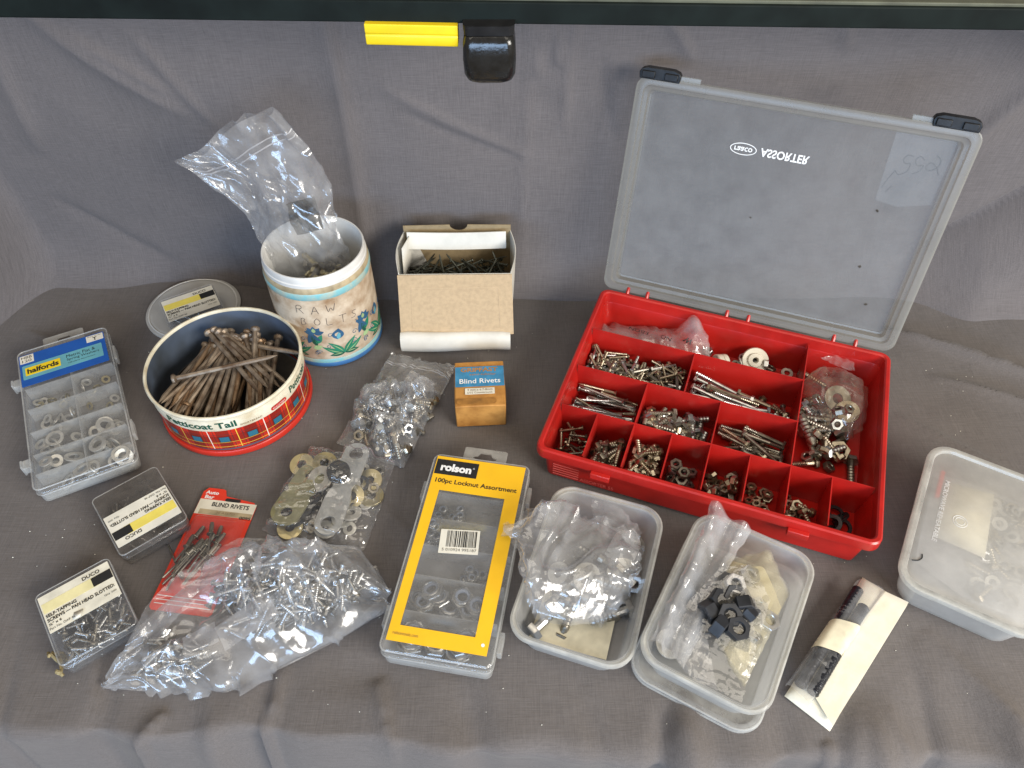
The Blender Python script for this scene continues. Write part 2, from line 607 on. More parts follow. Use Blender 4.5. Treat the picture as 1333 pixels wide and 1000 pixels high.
def film_obj(name, sheets, mat, parent):
    mb = MB()
    for P in sheets:
        n, m = P.shape[:2]
        mb.add(P.reshape(-1, 3).tolist(), grid_faces(n, m))
    return mb.build(name, mat, parent, smooth=75)


def curve_pts(pts, n):
    """n points evenly along a polyline, softened"""
    P = np.array(pts, float)
    d = np.r_[0, np.cumsum(np.linalg.norm(np.diff(P, axis=0), axis=1))]
    t = np.linspace(0, d[-1], n)
    Q = np.stack([np.interp(t, d, P[:, k]) for k in range(P.shape[1])], 1)
    for _ in range(2):
        Q[1:-1] = 0.25 * Q[:-2] + 0.5 * Q[1:-1] + 0.25 * Q[2:]
    return Q


def patch(top, bot, n, m, jag=0.0, seed=0):
    """n x m x 3 sheet between two edge curves (mm)"""
    A, B = curve_pts(top, n), curve_pts(bot, n)
    if A.shape[1] == 2:
        A, B = np.c_[A, np.zeros(n)], np.c_[B, np.zeros(n)]
    t = np.linspace(0, 1, m)[None, :, None]
    G = A[:, None] * (1 - t) + B[:, None] * t
    if jag:
        rg = np.random.default_rng(seed)
        for e in (0, -1):
            k = np.convolve(rg.standard_normal(n + 14), np.hanning(15) / 4, 'valid') * jag
            G[:, e, 1] += k
    return G


def dome(n, m, p=0.5):
    u = np.linspace(-1, 1, n)[:, None]
    v = np.linspace(-1, 1, m)[None, :]
    return (np.clip(1 - u ** 4, 0, 1) ** p) * (np.clip(1 - v ** 4, 0, 1) ** p)


# ------------------------------------------------------------------ heaps of small hardware
class Pile:
    """a height map on which long or round pieces are laid one after another (mm, in a thing's own frame)"""

    def __init__(s, x0, x1, y0, y1, z0, cell=1.5, wall=0.0):
        s.x0, s.y0, s.c = x0, y0, cell
        s.x1, s.y1 = x1, y1
        s.h = np.full((int((x1 - x0) / cell) + 2, int((y1 - y0) / cell) + 2), float(z0))

    def at(s, X, Y):
        i = np.clip(((X - s.x0) / s.c).astype(int), 0, s.h.shape[0] - 1)
        j = np.clip(((Y - s.y0) / s.c).astype(int), 0, s.h.shape[1] - 1)
        return i, j

    def lay(s, x, y, yaw, L, r, nest=0.75):
        """a rod of length L and radius r; returns its middle and pitch"""
        t = np.linspace(-0.5, 0.5, max(5, int(L / s.c)))
        ca, sa = math.cos(yaw), math.sin(yaw)
        # keep it inside
        ex, ey = abs(ca) * L / 2 + r, abs(sa) * L / 2 + r
        x = min(max(x, s.x0 + ex), s.x1 - ex) if s.x1 - s.x0 > 2 * ex else (s.x0 + s.x1) / 2
        y = min(max(y, s.y0 + ey), s.y1 - ey) if s.y1 - s.y0 > 2 * ey else (s.y0 + s.y1) / 2
        X, Y = x + t * L * ca, y + t * L * sa
        i, j = s.at(X, Y)
        h = s.h[i, j]
        k = len(t) // 2
        a, b = h[:k].max(), h[k:].max()
        sl = max(-0.55, min(0.55, (b - a) / (0.55 * L)))
        z = (a + b) / 2 + sl * t * L
        lift = max(0.0, (h - z).max()) * nest + min(0.0, 0)
        z = z + lift
        off = max(1, int(r / s.c))
        for dx in range(-off, off + 1):
            for dy in range(-off, off + 1):
                if dx * dx + dy * dy <= off * off + 0.5:
                    ii, jj = np.clip(i + dx, 0, s.h.shape[0] - 1), np.clip(j + dy, 0, s.h.shape[1] - 1)
                    np.maximum.at(s.h, (ii, jj), z + 1.7 * r * (1 - 0.3 * (dx * dx + dy * dy) / (off * off)))
        return (x, y, float(z.mean()) + r), -math.atan(sl)

    def floor(s, blur=2, add=1.2):
        h = s.h.copy()
        for _ in range(blur):
            q = np.pad(h, 1, mode='edge')
            h = np.maximum(h * 0.35 + 0.65 * (q[:-2, 1:-1] + q[2:, 1:-1] + q[1:-1, :-2] + q[1:-1, 2:]) / 4, h - 0.5)

        def f(X, Y):
            i, j = s.at(X, Y)
            return h[i, j] + add
        return f


def hexring(af, z, n=12, ch=1.0):
    """a hexagon (across flats af) with 12 points so that it can meet a round hole"""
    out = []
    for i in range(12):
        a = math.pi * i / 6
        r = af / 2 / math.cos(math.pi / 6) if i % 2 == 0 else af / 2
        out.append((r * ch * math.cos(a), r * ch * math.sin(a), z))
    return out


def circ(r, z, n=12):
    return [(r * math.cos(2 * math.pi * i / n), r * math.sin(2 * math.pi * i / n), z) for i in range(n)]


def rot_axis(pts):          # z axis -> x axis
    return [(z, x, y) for x, y, z in pts]


ME = {}


def mesh_bolt(key, L, d, mat, thread=0.6, head='hex', n=10):
    mb = MB()
    hh, af = 0.66 * d, 1.75 * d
    x0 = -L / 2
    if head == 'hex':
        mb.loft([rot_axis(hexring(af, x0, ch=0.9)), rot_axis(hexring(af, x0 + hh * 0.2)), rot_axis(hexring(af, x0 + hh))])
    elif head == 'pan':
        mb.lathe([(0.45 * d, x0), (0.85 * d, x0 + 0.15 * d), (d, x0 + 0.45 * d), (d, x0 + 0.65 * d)], 12, cap0=True, cap1=True, axis='x')
    elif head == 'flat':
        mb.lathe([(0.9 * d, x0), (1.0 * d, x0 + 0.1 * d), (0.5 * d, x0 + 0.75 * d)], 12, cap0=True, cap1=True, axis='x')
        hh = 0.7 * d
    prof = [(d / 2, x0 + hh * 0.9)]
    xs = x0 + L - L * thread
    prof.append((d / 2, max(x0 + hh, xs)))
    k = max(4, int(L * thread / (0.42 * d)))
    for i in range(k):
        x = xs + (x0 + L - xs) * i / k
        st = (x0 + L - xs) / k
        tp = 1.0 if head == 'hex' or head == 'pan' else (1 - 0.75 * max(0, (i / k - 0.75) / 0.25))
        prof.append((d / 2 * 1.02 * tp, x + 0.35 * st))
        prof.append((d / 2 * 0.80 * tp, x + 0.85 * st))
    prof.append((d * 0.36 if head in ('hex', 'pan') else 0.1, x0 + L))
    mb.lathe(prof, n, cap0=False, cap1=True, axis='x')
    ME[key] = (mb.mesh(key, mat, 35), L, max(d / 2, af * 0.36 if head == 'hex' else d * 0.6))


def mesh_nail(key, L, d, mat):
    mb = MB()
    mb.lathe([(0.85 * d, -L / 2), (0.98 * d, -L / 2 + 0.2 * d), (0.95 * d, -L / 2 + 0.5 * d), (0.5 * d, -L / 2 + 0.9 * d), (0.48 * d, L / 2 - 1.8 * d), (0.05 * d, L / 2)],
             8, cap0=True, cap1=True, axis='x')
    ME[key] = (mb.mesh(key, mat, 40), L, d * 0.55)


def mesh_nut(key, d, mat, lock=None, t=None):
    mb = MB()
    t = t or 0.8 * d
    af = 1.65 * d
    ro, ri = d * 0.5, d * 0.44
    mb.loft([circ(ri, -t / 2 + 0.1 * d), circ(ro, -t / 2), hexring(af, -t / 2, ch=0.94), hexring(af, -t / 2 + 0.08 * d), hexring(af, t / 2 - 0.08 * d), hexring(af, t / 2, ch=0.94),
             circ(af * 0.44, t / 2), circ(ro, t / 2), circ(ri, t / 2 - 0.1 * d), circ(ri, -t / 2 + 0.1 * d)], False, False)
    mats = [mat]
    if lock:
        mb.loft([circ(af * 0.46, t / 2 - 0.1), circ(af * 0.45, t / 2 + 0.22 * d), circ(af * 0.38, t / 2 + 0.30 * d), circ(af * 0.36, t / 2 + 0.22 * d)], False, False)
        mb.loft([circ(af * 0.365, t / 2 + 0.2 * d), circ(d * 0.42, t / 2 + 0.2 * d), circ(d * 0.42, t / 2 - 0.1 * d)], False, False, 1)
        mats = [mat, lock]
    ME[key] = (mb.mesh(key, mats, 30), af, t / 2)


def mesh_washer(key, D, d, t, mat, n=20):
    mb = MB()
    mb.lathe([(d / 2, -t / 2), (D / 2 - 0.15, -t / 2), (D / 2, -t / 2 + 0.15), (D / 2, t / 2 - 0.15), (D / 2 - 0.15, t / 2), (d / 2, t / 2), (d / 2, -t / 2)], n)
    ME[key] = (mb.mesh(key, mat, 35), D, t / 2)


def put(key, name, F, loc, rot, label, cat, group):
    """one piece of hardware as a thing of its own"""
    o = bpy.data.objects.new(name, ME[key][0])
    COL.objects.link(o)
    M = F @ Matrix.Translation(Vector(loc) * MM) @ Euler(rot, 'XYZ').to_matrix().to_4x4()
    o.matrix_world = M
    tag(o, label, cat, group)
    return o


def heap_rods(pile, F, keys, count, name, label, cat, group, rg, yaw=None, spread=0.5, area_=None, nest=0.75, zmax=1e9):
    x0, x1, y0, y1 = area_ or (pile.x0, pile.x1, pile.y0, pile.y1)
    for k in range(count):
        key = keys[k % len(keys)]
        L, r = ME[key][1], ME[key][2]
        a = rg.uniform(-math.pi, math.pi) if yaw is None else yaw + rg.gauss(0, spread) + (math.pi if rg.random() < 0.5 else 0)
        (x, y, z), p = pile.lay(rg.uniform(x0, x1), rg.uniform(y0, y1), a, L, r, nest)
        if z + r + abs(math.sin(p)) * L / 2 > zmax:
            p *= 0.25
            z = zmax - r - abs(math.sin(p)) * L / 2 - rg.uniform(0, 0.35) * (zmax - 6)
        put(key, name, F, (x, y, z), (rg.uniform(0, 6.28), p, a), label, cat, group)


def heap_discs(pile, F, keys, count, name, label, cat, group, rg, tilt=0.35, area_=None, stand=0.0, zmax=1e9):
    x0, x1, y0, y1 = area_ or (pile.x0, pile.x1, pile.y0, pile.y1)
    for k in range(count):
        key = keys[k % len(keys)]
        D, r = ME[key][1], ME[key][2]
        a = rg.uniform(-math.pi, math.pi)
        (x, y, z), p = pile.lay(rg.uniform(x0, x1), rg.uniform(y0, y1), a, D * 0.8, max(r, D * 0.3), 0.6)
        z -= max(r, D * 0.3) - r
        tx, ty = rg.gauss(0, tilt), rg.gauss(0, tilt)
        if rg.random() < stand:
            tx, z = math.pi / 2 + rg.gauss(0, 0.15), z + D * 0.35
        z += abs(math.sin(tx)) * D * 0.25 * (abs(tx) < 1)
        if z + r + abs(math.sin(tx)) * D / 2 > zmax:
            tx *= 0.3 if abs(tx) < 1 else 1
            z = zmax - r - abs(math.sin(tx)) * D / 2 - rg.uniform(0, 0.3) * (zmax - 8)
        put(key, name, F, (x, y, z), (tx, ty, a), label, cat, group)


# ------------------------------------------------------------------ the setting: two cloths
def crease(X, Y, a, b, w, amp, sharp=1.0):
    """a fold running from a to b: soft on one side, sharper on the other"""
    ax, ay = a
    dx, dy = b[0] - ax, b[1] - ay
    L2 = dx * dx + dy * dy
    L = math.sqrt(L2)
    t = ((X - ax) * dx + (Y - ay) * dy) / L2
    s = ((X - ax) * dy - (Y - ay) * dx) / L
    s = s + 0.012 * np.sin(t * 5 + ax * 30) * L
    env = np.clip(1 - (np.abs(t - 0.5) / 0.5) ** 4, 0, 1) * (np.abs(t - 0.5) < 0.5)
    prof = np.where(s > 0, np.exp(-s / w), np.exp(s / (w * sharp)))
    return amp * env * prof


def sheet_obj(name, P, mat, label, cat):
    n, m = P.shape[:2]
    mb = MB()
    mb.add((P.reshape(-1, 3) * 1000).tolist(), grid_faces(n, m))
    o = mb.build(name, mat, smooth=180)
    tag(o, label, cat, kind='structure')
    return o


def build_cloths():
    # table: x across, s runs from the hanging front hem over the edge to the back
    x = np.linspace(-1.05, 1.05, 420)
    s = np.r_[np.linspace(-0.34, -0.03, 24), np.linspace(-0.028, 0.12, 64), np.linspace(0.123, 0.66, 190)]
    X, S_ = np.meshgrid(x, s, indexing='ij')
    edge = 0.206 - 0.036 * X + 0.004 * np.sin(X * 23) + 0.003 * np.sin(X * 51 + 1)
    r = 0.013
    flat = S_ > 0
    ang = np.clip(-S_ / r, 0, math.pi / 2)
    drop = np.clip(-S_ - r * math.pi / 2, 0, None)
    Y = edge + np.where(flat, S_, -r * np.sin(ang) - 0.16 * drop)
    Z = np.where(flat, 0.0, -r * (1 - np.cos(ang)) - drop)
    n1 = smooth_noise(X.shape, 3, (16, 9)) * 0.0016 + smooth_noise(X.shape, 4, (46, 24)) * 0.0005 + smooth_noise(X.shape, 8, (7, 4)) * 0.0022
    rg = random.Random(5)
    k = np.zeros_like(X)
    for _ in range(54):                                        # soft gathers along the front edge
        c, w_, a_ = rg.uniform(-0.8, 0.8), rg.uniform(0.006, 0.022), rg.uniform(-0.006, 0.006)
        ln = rg.uniform(0.03, 0.11)
        xs = X - c - rg.uniform(-0.3, 0.3) * (Y - 0.2)
        k += a_ * np.exp(-(xs / w_) ** 2) * np.exp(-(np.clip(Y - edge + 0.005, 0, None) / ln) ** 2)
    for a, b, w_, amp in (((-0.205, 0.275), (-0.213, 0.185), 0.006, 0.007), ((0.262, 0.203), (0.268, 0.16), 0.004, 0.004), ((0.38, 0.30), (0.45, 0.18), 0.02, 0.005),
                          ((0.32, 0.25), (0.33, 0.18), 0.012, 0.004), ((-0.62, 0.70), (-0.42, 0.60), 0.012, 0.003), ((-0.66, 0.60), (-0.56, 0.42), 0.02, 0.004),
                          ((0.47, 0.70), (0.66, 0.60), 0.008, 0.010), ((0.50, 0.62), (0.72, 0.52), 0.014, 0.006), ((0.44, 0.56), (0.56, 0.46), 0.01, 0.003),
                          ((-0.40, 0.36), (-0.36, 0.22), 0.012, 0.003), ((-0.30, 0.23), (-0.33, 0.18), 0.008, 0.005), ((-0.12, 0.26), (-0.10, 0.19), 0.010, 0.004),
                          ((-0.04, 0.60), (0.06, 0.40), 0.016, 0.0018), ((-0.14, 0.44), (-0.10, 0.40), 0.008, 0.0015)):
        k += crease(X, Y, a, b, w_ * 0.8, amp * 1.5, 0.4)
    Z = Z + (np.where(n1 > 0, n1 * 0.35, n1) - 0.0009 + k) * np.where(flat, 1.0, np.cos(ang) * 0.9 + 0.1)
    Y = Y - np.sin(ang) * (k * 1.4 + n1 * 3)
    ramp_ = lambda q: np.clip(q, 0, 1) ** 2 * (3 - 2 * np.clip(q, 0, 1))
    held = ramp_((X + 0.58) / 0.06) * ramp_((0.44 - X) / 0.06) * ramp_((S_ - 0.004) / 0.05)      # the cloth lies flat under the boxes
    Z = np.where(Z > 0, Z * (1 - held) + held * 0.0012 * (1 - np.exp(-np.clip(Z, 0, None) / 0.0012)), Z)
    P = np.stack([X, Y, Z], -1)
    sheet_obj('tablecloth', P, 'table_cloth', 'warm grey cotton cloth spread over the table top', 'tablecloth')

    x = np.linspace(-1.15, 1.15, 420)
    z = np.linspace(-0.035, 0.95, 200)
    X, Z = np.meshgrid(x, z, indexing='ij')
    Y = 0.800 + 0.035 * Z
    Y -= (0.040 - 0.026 * np.exp(-((X + 0.41) / 0.10) ** 4)) * np.exp(-np.clip(Z + 0.002, 0, None) / 0.024)                     # the foot runs out on the table
    Y += smooth_noise(X.shape, 21, (9, 4)) * 0.012 + smooth_noise(X.shape, 22, (22, 12)) * 0.0026 + smooth_noise(X.shape, 25, (60, 32)) * 0.0005
    lf = np.clip((-0.615 - 0.10 * (Z - 0.1) - X) / 0.05, 0, None)                    # gathered forward at one end
    Y -= 0.075 * np.minimum(lf, 1) ** 2 + 0.06 * np.clip(lf - 1, 0, None)
    line = (Z - (0.0 + (X - 0.50) * 0.86))                                           # cloth pooling forward at the other end
    t = np.clip((-line + 0.03) / 0.11, 0, 1) * np.clip((X - 0.44) / 0.16, 0, 1)
    Y -= 0.05 * t * t * (3 - 2 * t)
    for a, b, w_, amp in (((-0.205, 0.45), (-0.176, -0.03), 0.016, 0.007), ((-0.15, 0.262), (0.03, 0.172), 0.006, 0.0032), ((-0.13, 0.235), (0.02, 0.170), 0.005, -0.0026),
                          ((0.018, 0.40), (0.020, 0.02), 0.010, 0.0022), ((0.07, 0.36), (0.062, 0.20), 0.008, 0.003), ((0.10, 0.30), (0.12, 0.19), 0.009, -0.003),
                          ((0.035, 0.325), (0.03, 0.27), 0.004, 0.004), ((0.055, 0.325), (0.052, 0.285), 0.004, 0.004), ((0.15, 0.36), (0.20, 0.29), 0.005, 0.004),
                          ((-0.52, 0.36), (-0.36, 0.23), 0.014, 0.006), ((-0.47, 0.33), (-0.37, 0.26), 0.008, 0.005), ((-0.40, 0.33), (-0.33, 0.22), 0.006, 0.004),
                          ((-0.55, 0.40), (-0.56, 0.18), 0.02, 0.006), ((-0.58, 0.12), (-0.44, 0.02), 0.012, -0.004), ((-0.30, 0.14), (-0.30, 0.0), 0.008, 0.003), ((-0.33, 0.03), (-0.24, 0.10), 0.006, 0.003),
                          ((0.30, 0.42), (0.62, 0.30), 0.03, 0.012), ((0.44, 0.40), (0.70, 0.22), 0.03, 0.014), ((0.50, 0.02), (0.68, 0.17), 0.012, -0.016), ((0.47, 0.10), (0.60, 0.33), 0.03, 0.012),
                          ((0.33, 0.40), (0.36, 0.30), 0.006, 0.004)):
        Y -= crease(X, Z, a, b, w_, amp * 1.5, 0.40)
    Y = np.where((np.abs(X - 0.15) < 0.22) & (Z > 0.2), np.maximum(Y, 0.794), Y)
    P = np.stack([X, Y, Z], -1)[:, ::-1]
    sheet_obj('backdrop', P, 'back_cloth', 'warm grey cotton cloth hung behind the table', 'backdrop cloth')


build_cloths()


def build_rail():
    t = thing('support_rail', 'dark green painted rail running across above the grey cloth', 'rail', 0, 626, 424, -0.9)
    t.rotation_euler = (0, R(0.75), R(-0.5))
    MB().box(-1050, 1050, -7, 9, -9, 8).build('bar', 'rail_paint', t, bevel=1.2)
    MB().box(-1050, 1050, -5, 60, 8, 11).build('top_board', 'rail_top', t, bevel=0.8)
    y = thing('yellow_strip', 'bright yellow ribbed plastic strip under the dark rail', 'strip', -79, 622, 400, 0)
    y.rotation_euler = (0, R(1.2), R(-1))
    prof = [(-7, 0), (-8, 2), (-8, 8), (-7.2, 9), (-8, 10), (-8, 17), (6, 17), (6, 0)]
    mb = MB()
    mb.loft([[(-37, a, b) for a, b in prof], [(37, a, b) for a, b in prof]])
    mb.build('strip_body', 'yellow_plastic', y, bevel=0.7)
    k = thing('clamp_foot', 'glossy black rounded plastic foot hanging under the rail beside the yellow strip', 'clamp foot', -17, 618, 372, 0)
    mb = MB()
    rings = []
    for z, w, d, r in ((0, 30, 20, 8), (2.5, 38, 27, 9), (8, 42, 31, 8), (20, 43, 32, 7), (33, 42, 30, 7), (37, 40, 27, 7), (39, 38, 24, 7)):
        rings.append(rrect(w, d, r, z, 6))
    mb.loft(rings)
    b = mb.build('foot', 'black_gloss', k, smooth=50)
    MB().loft([rrect(40, 22, 5, 39.2, 4), rrect(41, 24, 5, 47, 4)]).build('neck', 'black_plastic', k)


build_rail()

# ------------------------------------------------------------------ small hardware kinds
mesh_bolt('bolt_m6_30', 30, 6, 'zinc_warm')
mesh_bolt('bolt_m6_22', 21, 5.2, 'zinc_warm', 0.8)
mesh_bolt('bolt_m6_34', 34, 6.4, 'zinc_dull', 0.75)
mesh_bolt('bolt_m5_40', 34, 3.8, 'zinc_warm', 0.6)
mesh_bolt('bolt_m5_34', 30, 3.5, 'zinc', 0.5)
mesh_bolt('bolt_m5_50', 46, 4.2, 'zinc_dull', 0.35)
mesh_bolt('bolt_m6_72', 72, 4.8, 'zinc', 0.3)
mesh_bolt('bolt_m6_60', 60, 4.8, 'zinc_warm', 0.35)
mesh_bolt('bolt_m8_38', 38, 8, 'zinc_dull', 0.7)
mesh_bolt('bolt_m8_26', 26, 7.5, 'zinc', 0.7)
mesh_bolt('bolt_m10_42', 42, 9, 'zinc', 0.6)
mesh_bolt('stud_40', 40, 11, 'zinc_dull', 0.98, head='none')
mesh_bolt('pan_22', 21, 3.0, 'zinc_dull', 0.85, head='pan')
mesh_bolt('pan_16', 16, 3.2, 'zinc', 0.85, head='pan')
mesh_bolt('pan_30', 27, 3.2, 'zinc_warm', 0.85, head='pan')
mesh_bolt('wood_50', 58, 3.6, 'zinc', 0.7, head='flat')
mesh_bolt('wood_40', 44, 3.4, 'zinc_warm', 0.7, head='flat')
mesh_bolt('wood_30', 30, 4.2, 'zinc', 0.75, head='flat')
mesh_bolt('wood_24', 24, 4.0, 'zinc', 0.8, head='flat')
mesh_bolt('dark_pan_20', 20, 3.6, 'black_steel', 0.85, head='pan')
mesh_nail('nail_100', 114, 5.8, 'dark_steel')
mesh_nail('nail_92', 106, 5.6, 'brown_steel')
mesh_nail('nail_75', 75, 4.6, 'dark_steel')
mesh_nail('nail_38', 38, 2.6, 'green_steel')
mesh_nail('nail_32', 32, 2.4, 'green_steel')
mesh_nut('nut_5', 5, 'zinc_warm')
mesh_nut('nut_6', 6, 'zinc_warm')
mesh_nut('nut_7', 7, 'zinc_dull')
mesh_nut('nut_6z', 6.2, 'zinc')
mesh_nut('nut_12', 12.5, 'zinc_warm', t=9)
mesh_nut('black_nut', 11.5, 'black_steel', t=11)
mesh_nut('zinc_nut_9', 10, 'steel_edge', t=8)
mesh_nut('lock_5', 5.6, 'zinc', 'nylon_blue', t=4)
mesh_nut('lock_7', 7.2, 'zinc', 'nylon_blue', t=5)
mesh_nut('lock_10', 11.5, 'zinc', 'nylon_blue', t=7)
mesh_nut('lock_12', 13.5, 'zinc', 'nylon_blue', t=8)
mesh_washer('ring_black', 18, 11, 2.2, 'black_steel')
mesh_washer('washer_26', 26, 11, 2.2, 'washer_pale', 28)
mesh_washer('washer_30', 30, 12, 2.4, 'washer_pale', 28)
mesh_washer('washer_22', 22, 9, 2, 'washer_pale')
mesh_washer('washer_19', 19, 11, 1.6, 'washer_pale')
mesh_washer('washer_19z', 19, 12.5, 1.6, 'washer_pale')
mesh_washer('washer_14', 14, 7, 1.4, 'washer_pale')
mesh_washer('washer_11', 11, 5.5, 1.2, 'washer_pale')
mesh_washer('washer_10b', 10, 5, 1.2, 'brass_zinc')
mesh_washer('washer_30d', 30, 12, 2.4, 'zinc_dull', 28)
mesh_washer('washer_26d', 26, 11, 2.2, 'zinc_warm', 28)
mesh_bolt('brass_34', 34, 8, 'brass_zinc', 0.7)
mesh_bolt('brass_24', 24, 7, 'brass_zinc', 0.8)
mesh_washer('rubber_24', 24, 9, 7, 'black_plastic', 24)
mesh_washer('brass_26', 26, 10, 3, 'brass_zinc', 28)


def mesh_rivet():
    mb = MB()
    mb.lathe([(1.0, -30), (1.15, -29.5), (1.15, 0), (1.15, 0.1)], 7, cap0=True, axis='x')
    mb.lathe([(4.0, 0), (4.1, 0.8), (2.6, 1.6), (2.3, 1.7), (2.3, 11), (1.9, 11.4), (1.9, 13.4), (0.3, 13.8)], 9, cap0=True, cap1=True, axis='x')
    ME['rivet'] = (mb.mesh('rivet', 'zinc_dull', 40), 44, 1.6)


mesh_rivet()


# ------------------------------------------------------------------ red assortment case
CX, CY, CR = 225.4, 533.3, -19.98
CF = frame(CX, CY, 0, CR)
UC = [-161 + 40.25 * k for k in range(9)]
VR = [-119, -60.5, 0, 62, 123]


def build_case():
    t = thing('assortment_case', 'open red plastic compartment case with its clear lid raised', 'storage case', CX, CY, 0, CR)
    mb = MB()
    mb.loft([rrect(308, 231, 8, 0), rrect(312, 235, 9, 1.5), rrect(322, 245, 9, 40), rrect(323, 246, 9, 41.5), rrect(337, 260, 11, 42.5), rrect(338, 261, 11, 45), rrect(337, 260, 11, 54), rrect(334, 257, 10, 55.4),
             rrect(328, 251, 8, 55.4), rrect(325, 248, 7, 54), rrect(317, 240, 7, 4), rrect(314, 237, 6, 3)])
    mb.build('tray', 'red_plastic', t, smooth=35)

    def div(x0, x1, y0, y1):
        mb_ = MB()
        if y1 - y0 < 0.01:
            mb_.loft([[(x0, y0 - 1.1, 3.2), (x1, y0 - 1.1, 3.2), (x1, y0 + 1.1, 3.2), (x0, y0 + 1.1, 3.2)],
                      [(x0 - 2, y0 - 0.6, 50), (x1 + 2, y0 - 0.6, 50), (x1 + 2, y0 + 0.6, 50), (x0 - 2, y0 + 0.6, 50)]])
        else:
            mb_.loft([[(x0 - 1.1, y0, 3.2), (x0 + 1.1, y0, 3.2), (x0 + 1.1, y1, 3.2), (x0 - 1.1, y1, 3.2)],
                      [(x0 - 0.6, y0 - 1, 49.4), (x0 + 0.6, y0 - 1, 49.4), (x0 + 0.6, y1 + 1, 49.4), (x0 - 0.6, y1 + 1, 49.4)]])
        mb_.build('divider', 'red_plastic', t)
    div(-159, 159, VR[1], VR[1])
    div(-159, UC[6] - 1.2, VR[2], VR[2])
    div(-159, UC[6] - 1.2, VR[3], VR[3])
    div(UC[6], UC[6], VR[1] + 1.2, 121)
    for k in range(1, 8):
        div(UC[k], UC[k], -118, VR[1] - 1.2)
    for k in (2, 4):
        div(UC[k], UC[k], VR[1] + 1.2, VR[2] - 1.2)
    div(UC[3], UC[3], VR[2] + 1.2, VR[3] - 1.2)
    for u in (-98, 96):
        m = MB().box(u - 10, u + 10, -135.5, -130.2, 38, 46)
        m.box(u - 9, u + 9, -134, -122.5, 37, 40.5)
        m.build('catch', 'red_plastic', t, bevel=0.8)
    for u in (-137, -113, -17, 8, 105, 129):
        MB().tube([(u, 126.5, 48), (u, 131.5, 56), (u, 136, 59)], [2.2, 2.2, 2.0], 8).build('hinge_pin', 'red_plastic', t)
    Mf = Matrix.Translation((0, -121.6, 0)) @ Matrix.Rotation(R(90), 4, 'X')
    text(t, 'ASSORTER 55', -102, 13, 1.6, 36, 5, 'red_emboss', M=Mf)
    text(t, 'raaco', -98, 24, 1.6, 16, 5, 'red_emboss', M=Mf)
    for k in range(5):
        MB().box(-150, -122, -122.6, -122.0, 10 + 4 * k, 11 + 4 * k).build('embossed_line', 'red_emboss', t)

    # the lid leans back on its hinge: its own frame has x along the hinge, y up the lid, z towards the inside
    a = R(104.5)
    yv = Vector((0, -math.cos(a), math.sin(a)))
    zv = Vector((1, 0, 0)).cross(yv)
    ML = Matrix.Translation((0, 136.5, 53)) @ Matrix(((1, yv.x, zv.x, 0), (0, yv.y, zv.y, 0), (0, yv.z, zv.z, 0), (0, 0, 0, 1)))

    def lid_mb(rings, c1=True):
        mb_ = MB()
        mb_.loft([[tuple(ML @ Vector(p)) for p in r] for r in rings], False, c1)
        return mb_
    H = 249
    rr = lambda w, h, r, z: rrect(w, h, r, z, 6, 0, H / 2)
    lid = lid_mb([rr(306, H - 32, 5, -8), rr(304, H - 34, 5, -8.6)]).build('lid', 'lid_panel', t, smooth=30, solidify=0.9)
    lid_mb([rr(336, H - 2, 11, -4), rr(338, H, 12, -3.6), rr(338, H, 12, 3.0), rr(335, H - 3, 11, 3.6), rr(322, H - 16, 8, 3.2), rr(320, H - 18, 8, 0), rr(312, H - 26, 6, -0.6), rr(310, H - 28, 6, -7.6), rr(306, H - 32, 5, -8)], False).build('lid_rim', 'lid_rim', lid, smooth=30)
    for u in (-146, 142):
        mb_ = MB()
        pts = [(-22, -3.5), (-20, 0), (-14, 2), (14, 2), (20, 0), (22, -3.5), (21, -10), (-21, -10)]
        pr = []
        for zz in (-6, 4):
            pr.append([tuple(ML @ Vector((u + p[0], H + 7.5 + p[1], zz))) for p in pts])
        mb_.loft(pr)
        for q in (-12, 12):
            pr = []
            for zz in (4.2, 6):
                pr.append([tuple(ML @ Vector((u + q + p[0], H + p[1], zz))) for p in ((-7, -1), (7, -1), (7, 6), (-7, 6))])
            mb_.loft(pr)
        mb_.build('latch', 'black_plastic', lid, bevel=0.8)
    for u in (-116, 114):
        mb_ = MB()
        mb_.loft([[tuple(ML @ Vector((u + p[0], H + p[1], zz))) for p in ((-12, -1), (12, -1), (12, 4.5), (-12, 4.5))] for zz in (-2, 2)])
        mb_.build('lid_tab', 'lid_rim', lid)
    text(lid, 'ASSORTER', -3, 190, -8.2, 50, 9, 'ink_white', bold=0.025, fy=-1, M=ML)
    text(lid, 'raaco', -46, 190, -8.2, 19, 4.5, 'ink_white', bold=0.02, fy=-1, M=ML)
    mb_ = MB()
    o_, i_ = [], []
    for k in range(40):
        q = 2 * math.pi * k / 40
        o_.append(tuple(ML @ Vector((-46 + 14 * math.cos(q), 190 + 6.4 * math.sin(q), -8.2))))
        i_.append(tuple(ML @ Vector((-46 + 13.1 * math.cos(q), 190 + 5.5 * math.sin(q), -8.2))))
    mb_.loft([o_, i_], False, False)
    mb_.build('logo_oval', 'ink_white', lid, smooth=0)
    mb_ = MB()
    mb_.add([tuple(ML @ Vector((x, y, -8.1))) for x, y in ((94, 236), (151, 235), (150, 168), (120, 160), (97, 163))], [(0, 1, 2, 3, 4)])
    mb_.build('tape_patch', 'tape', lid, smooth=0)
    rgl = random.Random(4)
